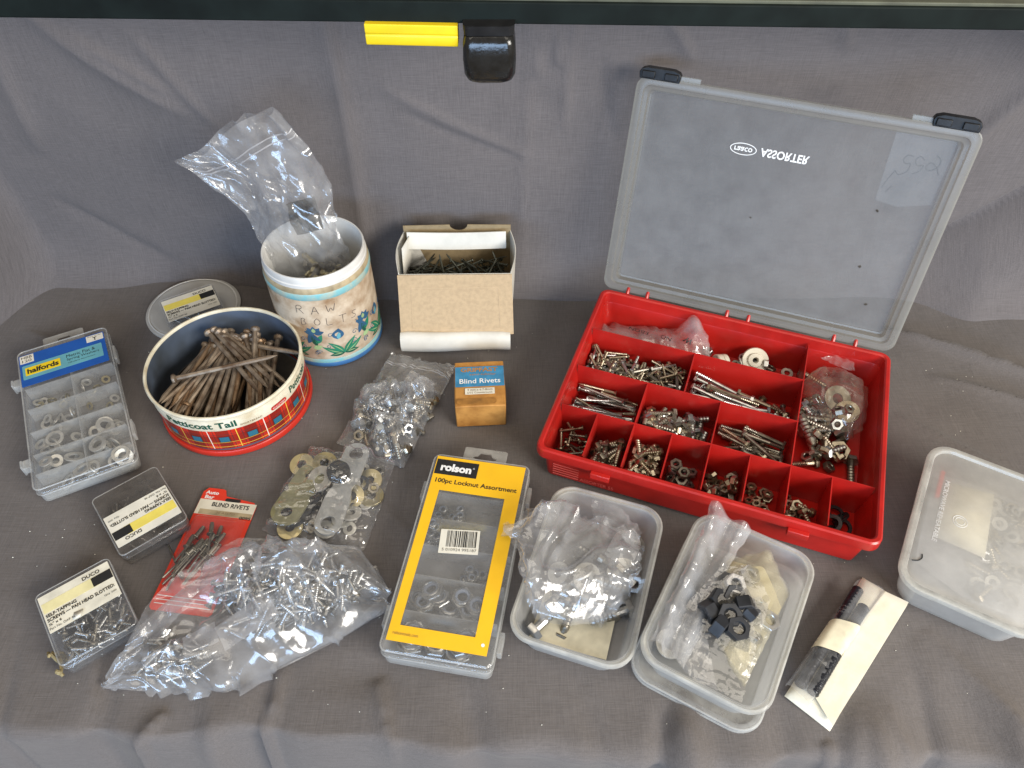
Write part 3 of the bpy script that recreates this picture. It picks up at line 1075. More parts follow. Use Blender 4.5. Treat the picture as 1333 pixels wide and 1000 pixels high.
    for cx_, cy_, r_ in ((103, 152, 1.9), (106, 88, 2.0), (126, 46, 1.9), (-20, 118, 1.2)):
        q = [(cx_ + r_ * rgl.uniform(0.5, 1.1) * math.cos(k * 0.7), cy_ + r_ * rgl.uniform(0.4, 1.0) * math.sin(k * 0.7)) for k in range(9)]
        MB().add([tuple(ML @ Vector((x, y, -8.0))) for x, y in q], [tuple(range(9))]).build('dirt_speck', 'dirt', lid, smooth=0)
    for st in ([(138, 217), (144, 213), (143, 205), (136, 200), (131, 203), (135, 210), (142, 206), (146, 198)], [(129, 210), (124, 214), (120, 209), (124, 203), (130, 206), (128, 198), (122, 195)],
               [(118, 212), (112, 213), (109, 207), (113, 203), (118, 206), (117, 196), (110, 191), (106, 195)], [(106, 196), (102, 186), (99, 176)], [(108, 180), (104, 172)]):
        c = curve_pts(st, 28)
        MB().tube([tuple(ML @ Vector((p[0], p[1], -10.2))) for p in c], 0.5, 5).build('pen_mark', 'pen_ink', lid)
    return t


build_case()


def cell(u0, u1, v0, v1, z=3.4, m=2.5):
    return Pile(UC[u0] + m, UC[u1] - m, VR[v0] + m, VR[v1] - m, z)


def fill_case():
    rg = random.Random(11)
    C = lambda lab: lab
    p = cell(0, 1, 0, 1)
    heap_rods(p, CF, ['pan_22', 'pan_30'], 18, 'machine_screw', 'small machine screw in the leftmost front compartment of the red case', 'screw', 'screws in the first front compartment', rg, zmax=30)
    p = cell(1, 2, 0, 1)
    heap_rods(p, CF, ['bolt_m6_34', 'bolt_m6_30'], 17, 'hex_bolt', 'hex bolt in the second front compartment of the red case', 'bolt', 'bolts in the second front compartment', rg, zmax=30)
    p = cell(2, 3, 0, 1)
    heap_rods(p, CF, ['bolt_m6_22', 'bolt_m6_22', 'bolt_m6_30'], 38, 'hex_bolt', 'short hex bolt in the crowded third front compartment of the red case', 'bolt', 'bolts in the third front compartment', rg, zmax=38)
    p = cell(3, 4, 0, 1)
    heap_discs(p, CF, ['nut_7', 'nut_6z'], 20, 'hex_nut', 'hex nut in the fourth front compartment of the red case', 'nut', 'nuts in the fourth front compartment', rg, 0.35, (-36, -6, -104, -74))
    p = cell(4, 5, 0, 1)
    heap_discs(p, CF, ['nut_6', 'nut_6', 'nut_5', 'nut_7'], 46, 'hex_nut', 'hex nut in the well filled fifth front compartment of the red case', 'nut', 'nuts in the fifth front compartment', rg, 0.7)
    p = cell(5, 6, 0, 1)
    heap_discs(p, CF, ['nut_5', 'nut_6'], 20, 'hex_nut', 'hex nut on the bare floor of the sixth front compartment of the red case', 'nut', 'nuts in the sixth front compartment', rg, 0.15, (UC[5] + 3, UC[6] - 8, -108, -70))
    p = cell(6, 7, 0, 1)
    heap_discs(p, CF, ['nut_5', 'nut_6'], 22, 'hex_nut', 'hex nut beside short bolts in the seventh front compartment of the red case', 'nut', 'nuts in the seventh front compartment', rg, 0.4, (UC[6] + 3, UC[6] + 26, -106, -68))
    heap_rods(p, CF, ['bolt_m6_22'], 2, 'hex_bolt', 'short bolt among nuts in the seventh front compartment of the red case', 'bolt', 'bolts in the seventh front compartment', rg, area_=(UC[6] + 22, UC[7] - 6, -104, -68))
    p = cell(7, 8, 0, 1)
    heap_discs(p, CF, ['ring_black'], 5, 'black_ring', 'black steel ring in the rightmost front compartment of the red case', 'ring', 'rings in the end front compartment', rg, 0.3, (UC[7] + 3, UC[7] + 26, -106, -70))
    p = cell(0, 2, 1, 2)
    heap_rods(p, CF, ['wood_50', 'wood_50', 'wood_40'], 48, 'wood_screw', 'long wood screw in the second row of the red case', 'screw', 'wood screws in the second row', rg, 0.0, 0.16, zmax=32)
    p = cell(2, 4, 1, 2)
    heap_rods(p, CF, ['bolt_m6_34', 'bolt_m8_26', 'bolt_m6_30'], 52, 'hex_bolt', 'stout hex bolt in the middle compartment of the second row of the red case', 'bolt', 'bolts in the middle of the second row', rg, zmax=35)
    p = cell(4, 6, 1, 2)
    heap_rods(p, CF, ['bolt_m5_50', 'bolt_m5_40', 'bolt_m5_50', 'bolt_m6_22'], 38, 'hex_bolt', 'long slim bolt in the second row beside the tall compartment of the red case', 'bolt', 'slim bolts in the second row', rg, -0.25, 0.22, zmax=31)
    p = cell(0, 3, 2, 3)
    heap_rods(p, CF, ['bolt_m5_40', 'bolt_m5_34', 'bolt_m5_50', 'pan_30'], 120, 'hex_bolt', 'bolt in the wide heaped compartment of the third row of the red case', 'bolt', 'bolts in the third row', rg, zmax=33)
    p = cell(3, 6, 2, 3)
    heap_rods(p, CF, ['bolt_m6_72', 'bolt_m6_60', 'bolt_m6_72'], 22, 'long_bolt', 'extra long hex bolt in the third row of the red case', 'bolt', 'long bolts in the third row', rg, -0.12, 0.10, zmax=33)
    heap_rods(p, CF, ['bolt_m6_22', 'bolt_m5_34'], 12, 'hex_bolt', 'short bolt lying with extra long bolts in the third row of the red case', 'bolt', 'short bolts beside the long bolts', rg, zmax=24)
    # back row
    p = cell(3, 6, 3, 4)
    heap_discs(p, CF, ['nut_7', 'washer_14', 'nut_6z'], 24, 'hex_nut', 'nut or washer in the back row of the red case near the pale cap', 'nut', 'nuts in the back row', rg, 0.5, (-38, 74, 82, 116))
    c = thing('plastic_bushing', 'pale round plastic cap with a central hole in the back row of the red case', 'cap', 0, 0)
    c.matrix_world = CF @ Matrix.Translation(Vector((28, 104, 20)) * MM) @ Euler((R(38), 0, R(5))).to_matrix().to_4x4()
    MB().lathe([(3.2, -4), (7, -4), (7, 0), (14.5, 1.2), (15.5, 2.5), (14.5, 4), (9, 3.2), (8, 5.5), (4, 6), (3.2, 5), (3.2, -4)], 32).build('flange', 'ivory_plastic', c)
    MB().lathe([(3.1, -3.5), (3.1, -3)], 16, cap0=True).build('hole_shade_disc', 'tin_black', c)  # black disc stands in for the shade inside the hole
    c2 = thing('metal_knob', 'ribbed silver knob lying on its side in the back row of the red case', 'knob', 0, 0)
    c2.matrix_world = CF @ Matrix.Translation(Vector((-10, 92, 14)) * MM) @ Euler((R(80), R(10), R(-60))).to_matrix().to_4x4()
    MB().lathe([(3, -8), (10, -8), (11, -7), (11, -2), (10, -1.4), (11, -0.8), (11, 5), (10, 6), (3, 6), (3, -8)], 28).build('body', 'ivory_plastic', c2)
    MB().lathe([(5.5, 6.2), (5.5, 9), (2.5, 9.4), (2.5, 6.2)], 20).build('collar', 'zinc', c2)
    for k, (u, v, w_) in enumerate(((52, 80, 'washer_22'), (64, 96, 'nut_7'), (48, 108, 'nut_7'), (68, 84, 'washer_14'))):
        put(w_, 'loose_washer' if 'wash' in w_ else 'loose_nut', CF, (u, v, 9), (0.3 * (k - 1), 0.2, k), 'loose washer or nut beyond the pale cap in the red case', 'washer', 'pieces beside the pale cap')
    b = thing('printed_bag', 'crumpled clear printed bag lying in the back row of the red case', 'bag', CX, CY, 0, CR)
    G = patch([(-156, 118), (-110, 120), (-70, 119), (-40, 121)], [(-158, 86), (-110, 76), (-60, 70), (-22, 78)], 46, 22)
    u = np.linspace(0, 1, 46)[:, None]
    v = np.linspace(0, 1, 22)[None]
    G[..., 2] = 8 + 20 * u + 10 * np.sin(math.pi * v) + 26 * np.exp(-((u - 0.88) / 0.10) ** 2) * (1 - v)
    P = crumple(G, 0.06, 90, 4, 0.04, pin_edges=False, seed_amp=1.5, ridges=[(7, 9, 40, 0), (5, 8, 22, 60)])
    film_obj('film', [P, P + np.array([0, 1.0, -5.0])], 'film_milky', b)
    text(b, 'NO', -78, 92, 34, 13, 6, 'ink', rot=172, name='print')
    text(b, 'W', -52, 92, 38, 11, 9, 'ink', rot=160, name='print', bold=0.04)
    text(b, 'EBON', -112, 97, 30, 24, 5, 'ink', rot=176, name='print')
    # tall end compartment
    p = cell(6, 8, 1, 4)
    lab = 'bolt in the tall end compartment of the red case under the brown bag'
    heap_rods(p, CF, ['bolt_m8_38', 'bolt_m6_30', 'bolt_m8_26', 'bolt_m6_34'], 24, 'hex_bolt', lab, 'bolt', 'bolts in the tall end compartment', rg, area_=(84, 128, -20, 70), zmax=26)
    put('stud_40', 'threaded_stud', CF, (96, 16, 22), (0, 0.10, R(-62)), 'thick threaded stud in the tall end compartment of the red case', 'stud', None)
    heap_discs(p, CF, ['nut_7', 'nut_6'], 8, 'hex_nut', 'hex nut in the tall end compartment of the red case', 'nut', 'nuts in the tall end compartment', rg, 0.6, (90, 130, -30, 40))
    put('nut_12', 'large_nut', CF, (132, 4, 15), (0.35, -0.1, 0.3), 'large hex nut in the tall end compartment of the red case', 'nut', None)
    put('bolt_m8_38', 'hex_bolt', CF, (148, -14, 8), (0, 0.0, R(-86)), 'single bolt beside the large nut in the tall end compartment of the red case', 'bolt', None)
    put('bolt_m6_34', 'hex_bolt', CF, (96, 104, 14), (0, 0.1, R(-20)), 'bolt in the far corner of the tall end compartment of the red case', 'bolt', None)
    b = thing('small_brown_bag', 'crumpled brownish clear bag in the tall end compartment of the red case', 'bag', CX, CY, 0, CR)
    G = patch([(84, 88), (100, 108), (128, 112), (154, 104)], [(92, 62), (116, 34), (140, 24), (154, 40)], 40, 34)
    G[..., 2] = 20 + 26 * dome(40, 34, 0.8)
    P = crumple(G, 0.06, 100, 8, 0.03, pin_edges=False, seed_amp=1.5, ridges=[(9, 11, 30, 20), (7, 9, 26, 100)])
    Q = crumple(G * np.array([1, 1, 0.3]) + np.array([0, 0, 12]), 0.05, 60, 18, 0.03, pin_edges=False)
    film_obj('film', [P, Q], 'film_brown', b)
    G = patch([(98, 112), (112, 120), (132, 118)], [(112, 104), (124, 103), (134, 104)], 20, 12)
    G[..., 2] = 42
    film_obj('twisted_top', [crumple(G, 0.2, 80, 2, 0.02, pin_edges=False, seed_amp=3)], 'film_bag', b)
    put('washer_30d', 'large_washer', CF, (122, 66, 30), (0.5, 0.1, 0.3), 'large washer inside the brown bag in the red case', 'washer', None)
    put('washer_26d', 'large_washer', CF, (134, 52, 28), (0.3, -0.3, 0.3), 'smaller washer inside the brown bag in the red case', 'washer', None)


fill_case()
# ------------------------------------------------------------------ biscuit tin of long nails
def uv_wall(o, rad):
    """u = arc length, v = height, in millimetres, for printed bands round a can"""
    me = o.data
    uv = me.uv_layers.new(name='wrap')
    for poly in me.polygons:
        c = poly.center
        a0 = math.atan2(c.y, c.x)
        for li in poly.loop_indices:
            co = me.vertices[me.loops[li].vertex_index].co
            a = math.atan2(co.y, co.x)
            a = a0 + (a - a0 + math.pi) % (2 * math.pi) - math.pi
            uv.data[li].uv = (a * rad, co.z * 1000)


def tartan_mat():
    m, nt, out = new_mat('tartan')
    p = N(nt, 'ShaderNodeBsdfPrincipled', i_Roughness=0.33)
    uvn = N(nt, 'ShaderNodeUVMap', uv_map='wrap')
    sp = nt.nodes.new('ShaderNodeSeparateXYZ')
    nt.links.new(uvn.outputs[0], sp.inputs[0])

    def band(src, period, centre, half):
        a = N(nt, 'ShaderNodeMath', operation='ADD', i_1=1000.0 * period - centre + period / 2)
        nt.links.new(src, a.inputs[0])
        b = N(nt, 'ShaderNodeMath', operation='MODULO', i_1=period)
        nt.links.new(a.outputs[0], b.inputs[0])
        c = N(nt, 'ShaderNodeMath', operation='SUBTRACT', i_1=period / 2)
        nt.links.new(b.outputs[0], c.inputs[0])
        d = N(nt, 'ShaderNodeMath', operation='ABSOLUTE')
        nt.links.new(c.outputs[0], d.inputs[0])
        e = N(nt, 'ShaderNodeMath', operation='LESS_THAN', i_1=half)
        nt.links.new(d.outputs[0], e.inputs[0])
        return e.outputs[0]

    def mul(a, b):
        n = N(nt, 'ShaderNodeMath', operation='MULTIPLY')
        nt.links.new(a, n.inputs[0])
        nt.links.new(b, n.inputs[1])
        return n.outputs[0]
    col = None
    U_, V_ = sp.outputs[0], sp.outputs[1]
    wear = noise(nt, coords(nt), 40, 5)
    base = ramp(nt, wear, [(0.3, (0.38, 0.014, 0.008)), (0.6, (0.60, 0.030, 0.012))])

    def over(base_, fac, c, k=1.0):
        mx = N(nt, 'ShaderNodeMix', data_type='RGBA')
        if k < 1:
            q = N(nt, 'ShaderNodeMath', operation='MULTIPLY', i_1=k)
            nt.links.new(fac, q.inputs[0])
            fac = q.outputs[0]
        nt.links.new(fac, mx.inputs[0])
        nt.links.new(base_, mx.inputs[6])
        mx.inputs[7].default_value = (*c, 1)
        return mx.outputs[2]
    P_ = 30.0
    hv = 30.0
    col = over(base, band(U_, P_, 0, 6.8), (0.10, 0.012, 0.008), 0.65)
    col = over(col, band(V_, hv, 28.0, 6.6), (0.10, 0.012, 0.008), 0.55)
    for du in (-9.5, 9.5):
        col = over(col, band(U_, P_, du, 0.35), (0.03, 0.03, 0.03), 0.8)
    for dv in (19.5, 36.5):
        col = over(col, band(V_, hv * 9, dv, 0.35), (0.03, 0.03, 0.03), 0.8)
    col = over(col, band(V_, hv * 9, 23.0, 0.3), (0.70, 0.45, 0.05))
    col = over(col, band(V_, hv * 9, 15.5, 0.4), (0.70, 0.45, 0.05))
    col = over(col, band(U_, P_ * 2, 15, 0.45), (0.75, 0.50, 0.06))
    col = over(col, band(U_, P_ * 2, 45, 0.45), (0.80, 0.72, 0.62))
    sq = mul(band(U_, P_, 0, 5.6), band(V_, hv * 9, 28.0, 4.6))
    col = over(col, sq, (0.010, 0.020, 0.03))
    sq = mul(band(U_, P_, 0, 5.0), band(V_, hv * 9, 28.0, 4.0))
    col = over(col, sq, (0.025, 0.135, 0.20))
    nt.links.new(col, p.inputs['Base Color'])
    nt.links.new(p.outputs[0], out.inputs[0])
    MATS['tartan'] = m


tartan_mat()
TX, TY = -319, 584


def build_tin():
    t = thing('biscuit_tin', 'open round tartan biscuit tin full of long nails', 'tin', TX, TY, 0, 0)
    wall = MB().lathe([(82.6, 12), (83.0, 14), (83.4, 38), (83.6, 44)], 96).build('tartan_wall', 'tartan', t)
    uv_wall(wall, 83.4)
    MB().lathe([(83.65, 43.6), (83.9, 45), (84.0, 62.5), (83.6, 63)], 96).build('cream_band', 'tin_cream', t)
    MB().lathe([(82.2, 62), (84.2, 61.6), (85.4, 63), (85.5, 65), (84.4, 66.6), (82.8, 66.6), (81.9, 65), (82.2, 62)], 96).build('rolled_rim', 'tin_cream', t)
    MB().lathe([(82.2, 64), (81.8, 60), (81.5, 3), (80, 2)], 96).build('inner_wall', 'tin_inside', t)
    MB().lathe([(80.2, 1.8), (80, 1.4)], 64, cap0=True, cap1=True).build('floor', 'tin_floor', t)
    MB().lathe([(82.6, 12.5), (80.6, 11), (80.4, 8)], 96).build('neck', 'tin_black', t)
    MB().lathe([(82, 0.2), (84.4, 0.4), (85.0, 2), (84.8, 7.5), (84.0, 8.4), (80, 8.2)], 96, cap0=True).build('base_lid', 'tin_red', t)
    th = math.atan2(-TY, -TX)
    text(t, 'Petticoat Tail', -16, 0, 52.5, 78, 9.5, 'dark_green_print', bold=0.03, cyl=(84.25, th - 0.42))
    text(t, 'SHORTBREAD', 38, 0, 48.0, 24, 2.4, 'ink_brown', cyl=(84.2, th - 0.42))
    text(t, 'Petticoat', 100, 0, 53, 40, 9.5, 'dark_green_print', bold=0.02, cyl=(84.25, th - 0.30))
    r = text(t, 'SCOTTISH', 62, 0, 49.5, 17, 2.0, 'ink_white', cyl=(85.15, th - 0.30), rot=0)
    mb = MB()
    V = [(x, y) for x, y, _ in rrect(21, 5, 2.4, 0, 5)]
    pts = [(85.0 * math.cos(th - 0.30 + (62 + x) / 85.0), 85.0 * math.sin(th - 0.30 + (62 + x) / 85.0), 49.5 + y) for x, y in V]
    mb.add(pts, [tuple(range(len(pts)))])
    mb.build('red_badge', 'tin_red', t, smooth=0)
    # nails
    F = frame(TX, TY)
    rg = random.Random(3)
    p = Pile(-80, 80, -80, 80, 3)
    X, Y = np.meshgrid(np.arange(p.h.shape[0]) * p.c - 80, np.arange(p.h.shape[1]) * p.c - 80, indexing='ij')
    p.h = 14 + 10 * np.clip(1 - (X ** 2 + Y ** 2) / 70 ** 2, 0, 1)
    n = 0
    lab = 'long dark nail in the heap inside the tartan tin'

    def nail(key, x, y, a, nest=0.3, label=lab, group='nails in the tartan tin'):
        L, r = ME[key][1], ME[key][2]
        for _ in range(30):
            ca, sa = math.cos(a), math.sin(a)
            e = [(x + s * L / 2 * ca, y + s * L / 2 * sa) for s in (-1, 1)]
            m = max(math.hypot(*q) for q in e)
            if m < 81:
                break
            x, y = x * 0.85, y * 0.85
            if math.hypot(x, y) < 4:
                a += 0.2
        c, pt = p.lay(x, y, a, L, r, nest)
        if c[2] > 50:
            c, pt = (c[0], c[1], rg.uniform(36, 49)), pt * 0.3
        put(key, 'long_nail', F, c, (rg.uniform(0, 6), max(-0.3, min(0.3, pt)), a), label, 'nail', group)
    for k in range(84):                                  # they fan out towards the viewer, heads to the back
        x = rg.uniform(-60, 60)
        nail(rg.choice(['nail_100', 'nail_92', 'nail_100']), x, rg.uniform(-16, 8), R(-90 + 0.36 * x + rg.gauss(0, 6)) + (math.pi if rg.random() < 0.06 else 0))
    tops = [(-34, -4, 44, -118, 0.10), (-27, -4, 46, -116, 0.08), (-20, -8, 44, -110, 0.10), (-14, -6, 45, -101, 0.10), (-6, -8, 44, -96, 0.12), (1, -8, 43, -91, 0.10), (8, -10, 42, -86, 0.1),
            (6, 8, 50, -48, 0.10), (13, 12, 51, -46, 0.10), (22, 12, 50, -42, 0.12), (28, 16, 48, -40, 0.1), (28, 34, 48, -13, 0.0)]
    for x, y, z, a, pt in tops:
        put('nail_100', 'long_nail', F, (x, y, z + 4), (rg.uniform(0, 6), pt, R(a)), 'long nail fanned out along the top of the heap in the tartan tin', 'nail', 'top nails in the tartan tin')
    put('nail_100', 'long_nail', F, (2, -6, 60), (0, -0.02, R(17)), 'single nail lying crosswise on top of the heap in the tartan tin', 'nail', None)
    # small fixings that show round the edge of the heap
    for k in range(46):
        a = rg.uniform(0, 2 * math.pi)
        rr_ = rg.uniform(46, 66)
        key = rg.choice(['pan_22', 'pan_16', 'pan_30', 'nut_7'])
        yaw = rg.uniform(0, 6.28)
        c, pt = p.lay(rr_ * math.cos(a), rr_ * math.sin(a), yaw, ME[key][1], ME[key][2], 0.5)
        if c[2] < 27:
            put(key, 'old_screw', F, c, (rg.uniform(0, 6), pt, yaw), 'short old screw tucked round the nail heap in the tartan tin', 'screw', 'old screws in the tartan tin')


build_tin()


# ------------------------------------------------------------------ decorated can with a bag in it
KX, KY = -225, 694


def build_can():
    t = thing('decorated_can', 'cream flower-painted can with pencilled words and a white collar', 'can', KX, KY, 0, 0)
    th = math.atan2(-KY, -KX)
    prof = [(60.0, 12.5), (60.6, 16), (60.8, 60), (60.6, 104), (60.2, 107)]
    MB().lathe(prof, 96).build('wall', 'can_cream', t)
    MB().lathe([(57, 0.3), (60.6, 0.4), (61.6, 2), (61.6, 6), (61.0, 7.2)], 96, cap0=True).build('base_band', 'blue_band', t)
    MB().lathe([(60.9, 7.0), (60.9, 11.5), (60.2, 12.6)], 96).build('lower_band', 'teal_band', t)
    MB().lathe([(60.3, 106.6), (61.0, 108), (61.0, 114), (60.2, 115.6)], 96).build('upper_band', 'teal_band', t)
    MB().lathe([(60.2, 115.4), (60.4, 117), (59.8, 121), (58.8, 123)], 96).build('shoulder', 'tan_band', t)
    MB().lathe([(58.9, 122.5), (59.0, 127), (58.0, 128), (58.0, 135), (57.2, 136.6), (55.9, 136.6), (55.2, 135), (54.6, 60), (53.5, 30)], 96, cap1=True).build('white_collar', 'white_plastic', t)

    def on(x, z, r=61.0):
        a = th + 0.02 + x / 61.0
        return (r * math.cos(a), r * math.sin(a), z)
    # pencilled words
    G = {'R': [[(0, 0), (0, 1), (.6, 1), (.75, .8), (.6, .55), (0, .5)], [(.3, .52), (.8, 0)]], 'A': [[(0, 0), (.4, 1), (.8, 0)], [(.15, .38), (.68, .38)]],
         'W': [[(0, 1), (.2, 0), (.5, .8), (.75, 0), (1.0, 1)]], 'B': [[(0, 0), (0, 1), (.55, .95), (.6, .7), (.1, .52), (.65, .4), (.65, .1), (0, 0)]],
         'O': [[(.4, 1), (.05, .7), (.05, .3), (.4, 0), (.75, .3), (.75, .7), (.4, 1)]], 'L': [[(0, 1), (0, 0), (.65, .03)]], 'T': [[(0, 1), (.9, .97)], [(.45, .98), (.45, 0)]],
         'S': [[(.75, .9), (.35, 1), (.1, .8), (.4, .52), (.75, .3), (.45, 0), (.05, .12)]]}
    for word, x0, z0, h, st in (('RAW', -38, 88, 12, 17), ('BOLTS', -36, 70, 11, 14.5)):
        for k, chh in enumerate(word):
            for line in G[chh]:
                q = curve_pts([(x0 + k * st + a * 10 + 0.08 * b * h, z0 + b * h - k * 0.8) for a, b in line], 16)
                MB().tube([on(a, b, 60.85) for a, b in q], 0.32, 4).build('pencil_stroke', 'pen_ink', t)

    # painted flowers and leaves
    def leaf(name, mat, x, z, L, w, ang, bend=0.0, r=61.05):
        pts, n = [], 9
        ca, sa = math.cos(R(ang)), math.sin(R(ang))
        up, dn = [], []
        for k in range(n + 1):
            s = k / n
            ww = w * math.sin(math.pi * s ** 0.8) * 0.5
            cx_, cz_ = s * L, bend * L * s * s
            up.append((cx_, cz_ + ww))
            dn.append((cx_, cz_ - ww))
        poly = up + dn[-2:0:-1]
        V = [on(x + 1.2 * (a * ca - b * sa), z + 1.2 * (a * sa + b * ca), r) for a, b in poly]
        m = len(up)
        fs = []
        for k in range(n - 1):
            a, b = k, k + 1
            c = (len(poly) - k) % len(poly)
            d = (len(poly) - k - 1) % len(poly)
            fs.append((a, c, d, b))
        fs.append((n - 1, len(poly) - (n - 1), n))
        MB().add(V, fs).build(name, mat, t, smooth=0)
    for cx_ in (6, 66, -56, 126, -116):
        for ang, L, mat, bd in ((22, 24, 'green_print', 0.15), (158, 24, 'green_print', -0.15), (62, 22, 'green_print', -0.2), (118, 22, 'green_print', 0.2), (8, 15, 'dark_green_print', -0.2), (172, 15, 'dark_green_print', 0.2)):
            leaf('painted_leaf', mat, cx_, 20, L, 6.0, ang, bd)
            leaf('leaf_vein', 'light_green_print', cx_ + 3 * math.cos(R(ang)), 20 + 3 * math.sin(R(ang)), L * 0.7, 1.0, ang, bd, 61.2)
        leaf('painted_flower', 'blue_print', cx_ - 5, 44, 14, 12, 78)
        leaf('flower_heart', 'teal_print', cx_ - 4, 44, 9, 4, 78, 0, 61.2)
        leaf('painted_leaf', 'blue_print', cx_ + 22, 40, 20, 6, 60, 0.2)
        leaf('painted_leaf', 'blue_print', cx_ - 24, 44, 20, 5, 140, -0.2)
        leaf('painted_leaf', 'light_green_print', cx_ + 27, 32, 10, 6, 20)
        for sx, sz in ((14, 33), (-16, 34), (30, 24), (-30, 26), (17, 46), (-12, 52)):
            q = [(cx_ + sx + 4 * math.cos(k * 0.6) * (1 - k / 14), sz + 4 * math.sin(k * 0.6) * (1 - k / 14)) for k in range(12)]
            MB().tube([on(a, b, 60.9) for a, b in q], 0.35, 4).build('painted_scroll', 'blue_print', t)
    for cx_ in (36, -26, 96):
        for k in range(5):
            leaf('painted_petal', 'blue_print', cx_ + 2, 56, 10, 6, 90 + (k - 2) * 38)
        leaf('flower_heart', 'light_green_print', cx_ + 2, 58, 6, 4, 90, 0, 61.25)
        leaf('painted_leaf', 'green_print', cx_ + 2, 40, 14, 6, 60)
        leaf('painted_leaf', 'dark_green_print', cx_ + 2, 36, 14, 5, 105)
    # bolts lying in the bag at the bottom
    F = frame(KX, KY)
    rg = random.Random(8)
    p = Pile(-44, 44, -44, 44, 70)
    heap_rods(p, F, ['brass_34', 'bolt_m8_38', 'brass_24', 'brass_34'], 42, 'anchor_bolt', 'large bolt in the clear bag inside the flower-painted can', 'bolt', 'bolts in the flower-painted can', rg, area_=(-16, 34, -34, 34), zmax=104)
    # the bag stands out of the can
    b = thing('grip_seal_bag', 'tall crumpled clear grip-seal bag standing out of the flower-painted can', 'bag', KX, KY, 0, 0)
    n, m = 112, 72
    L = [(-46, 2, 72), (-54, 4, 112), (-63, 6, 138), (-68, 8, 170), (-100, 10, 212), (-126, 10, 236)]
    Rr = [(40, 8, 70), (38, 10, 112), (32, 10, 150), (30, 10, 195), (18, 10, 248), (-10, 12, 296)]
    G = patch(L, Rr, n, m)
    s = np.linspace(0, 1, n)[:, None]
    v = np.linspace(0, 1, m)[None]
    bulge = np.sin(math.pi * v) ** 0.8 * (22 - 14 * s) * (0.75 + 0.25 * s)
    top_ = -7 * np.sin(math.pi * v * 2.2) * np.clip((s - 0.75) / 0.25, 0, 1)
    Gf = G.copy()
    Gf[..., 1] -= bulge
    Gb = G.copy()
    Gb[..., 1] += bulge * 0.8
    Gf[..., 2] += top_
    Gb[..., 2] += top_ * 0.6 + 3
    rd = [(18, 20, 150, 4), (10, 13, 90, 20), (9, 15, 70, -24), (2.0, 10, 70, 30)]
    A = crumple(Gf, 0.035, 110, 31, 0.03, pin_edges=False, seed_amp=1.2, cells=(9, 7), ridges=rd)
    B = crumple(Gb, 0.035, 110, 47, 0.03, pin_edges=False, seed_amp=1.2, cells=(9, 7), ridges=rd)
    A[:, 0] = B[:, 0] = (A[:, 0] + B[:, 0]) / 2
    A[:, -1] = B[:, -1] = (A[:, -1] + B[:, -1]) / 2
    film_obj('film', [A, B], 'film_bag', b)
    for row in (-16, -13):
        MB().tube([tuple(q) for q in A[row]], 0.8, 5).build('seal_strip', 'film_white', b)
    Gd = Gf[38:60, 34:58] + np.array([0, 12, 4])
    film_obj('dark_patch', [crumple(Gd, 0.06, 60, 3, 0.03, pin_edges=False, ridges=[(8, 9, 20, 30), (6, 7, 15, 100)])], 'film_dark', b)  # darker crumpled film patch between the bag's two sheets


film('film_dark', 0.62, tint=(0.5, 0.5, 0.48), rough=0.16, crinkle=0.5, hz_col=(0.035, 0.033, 0.028))
build_can()


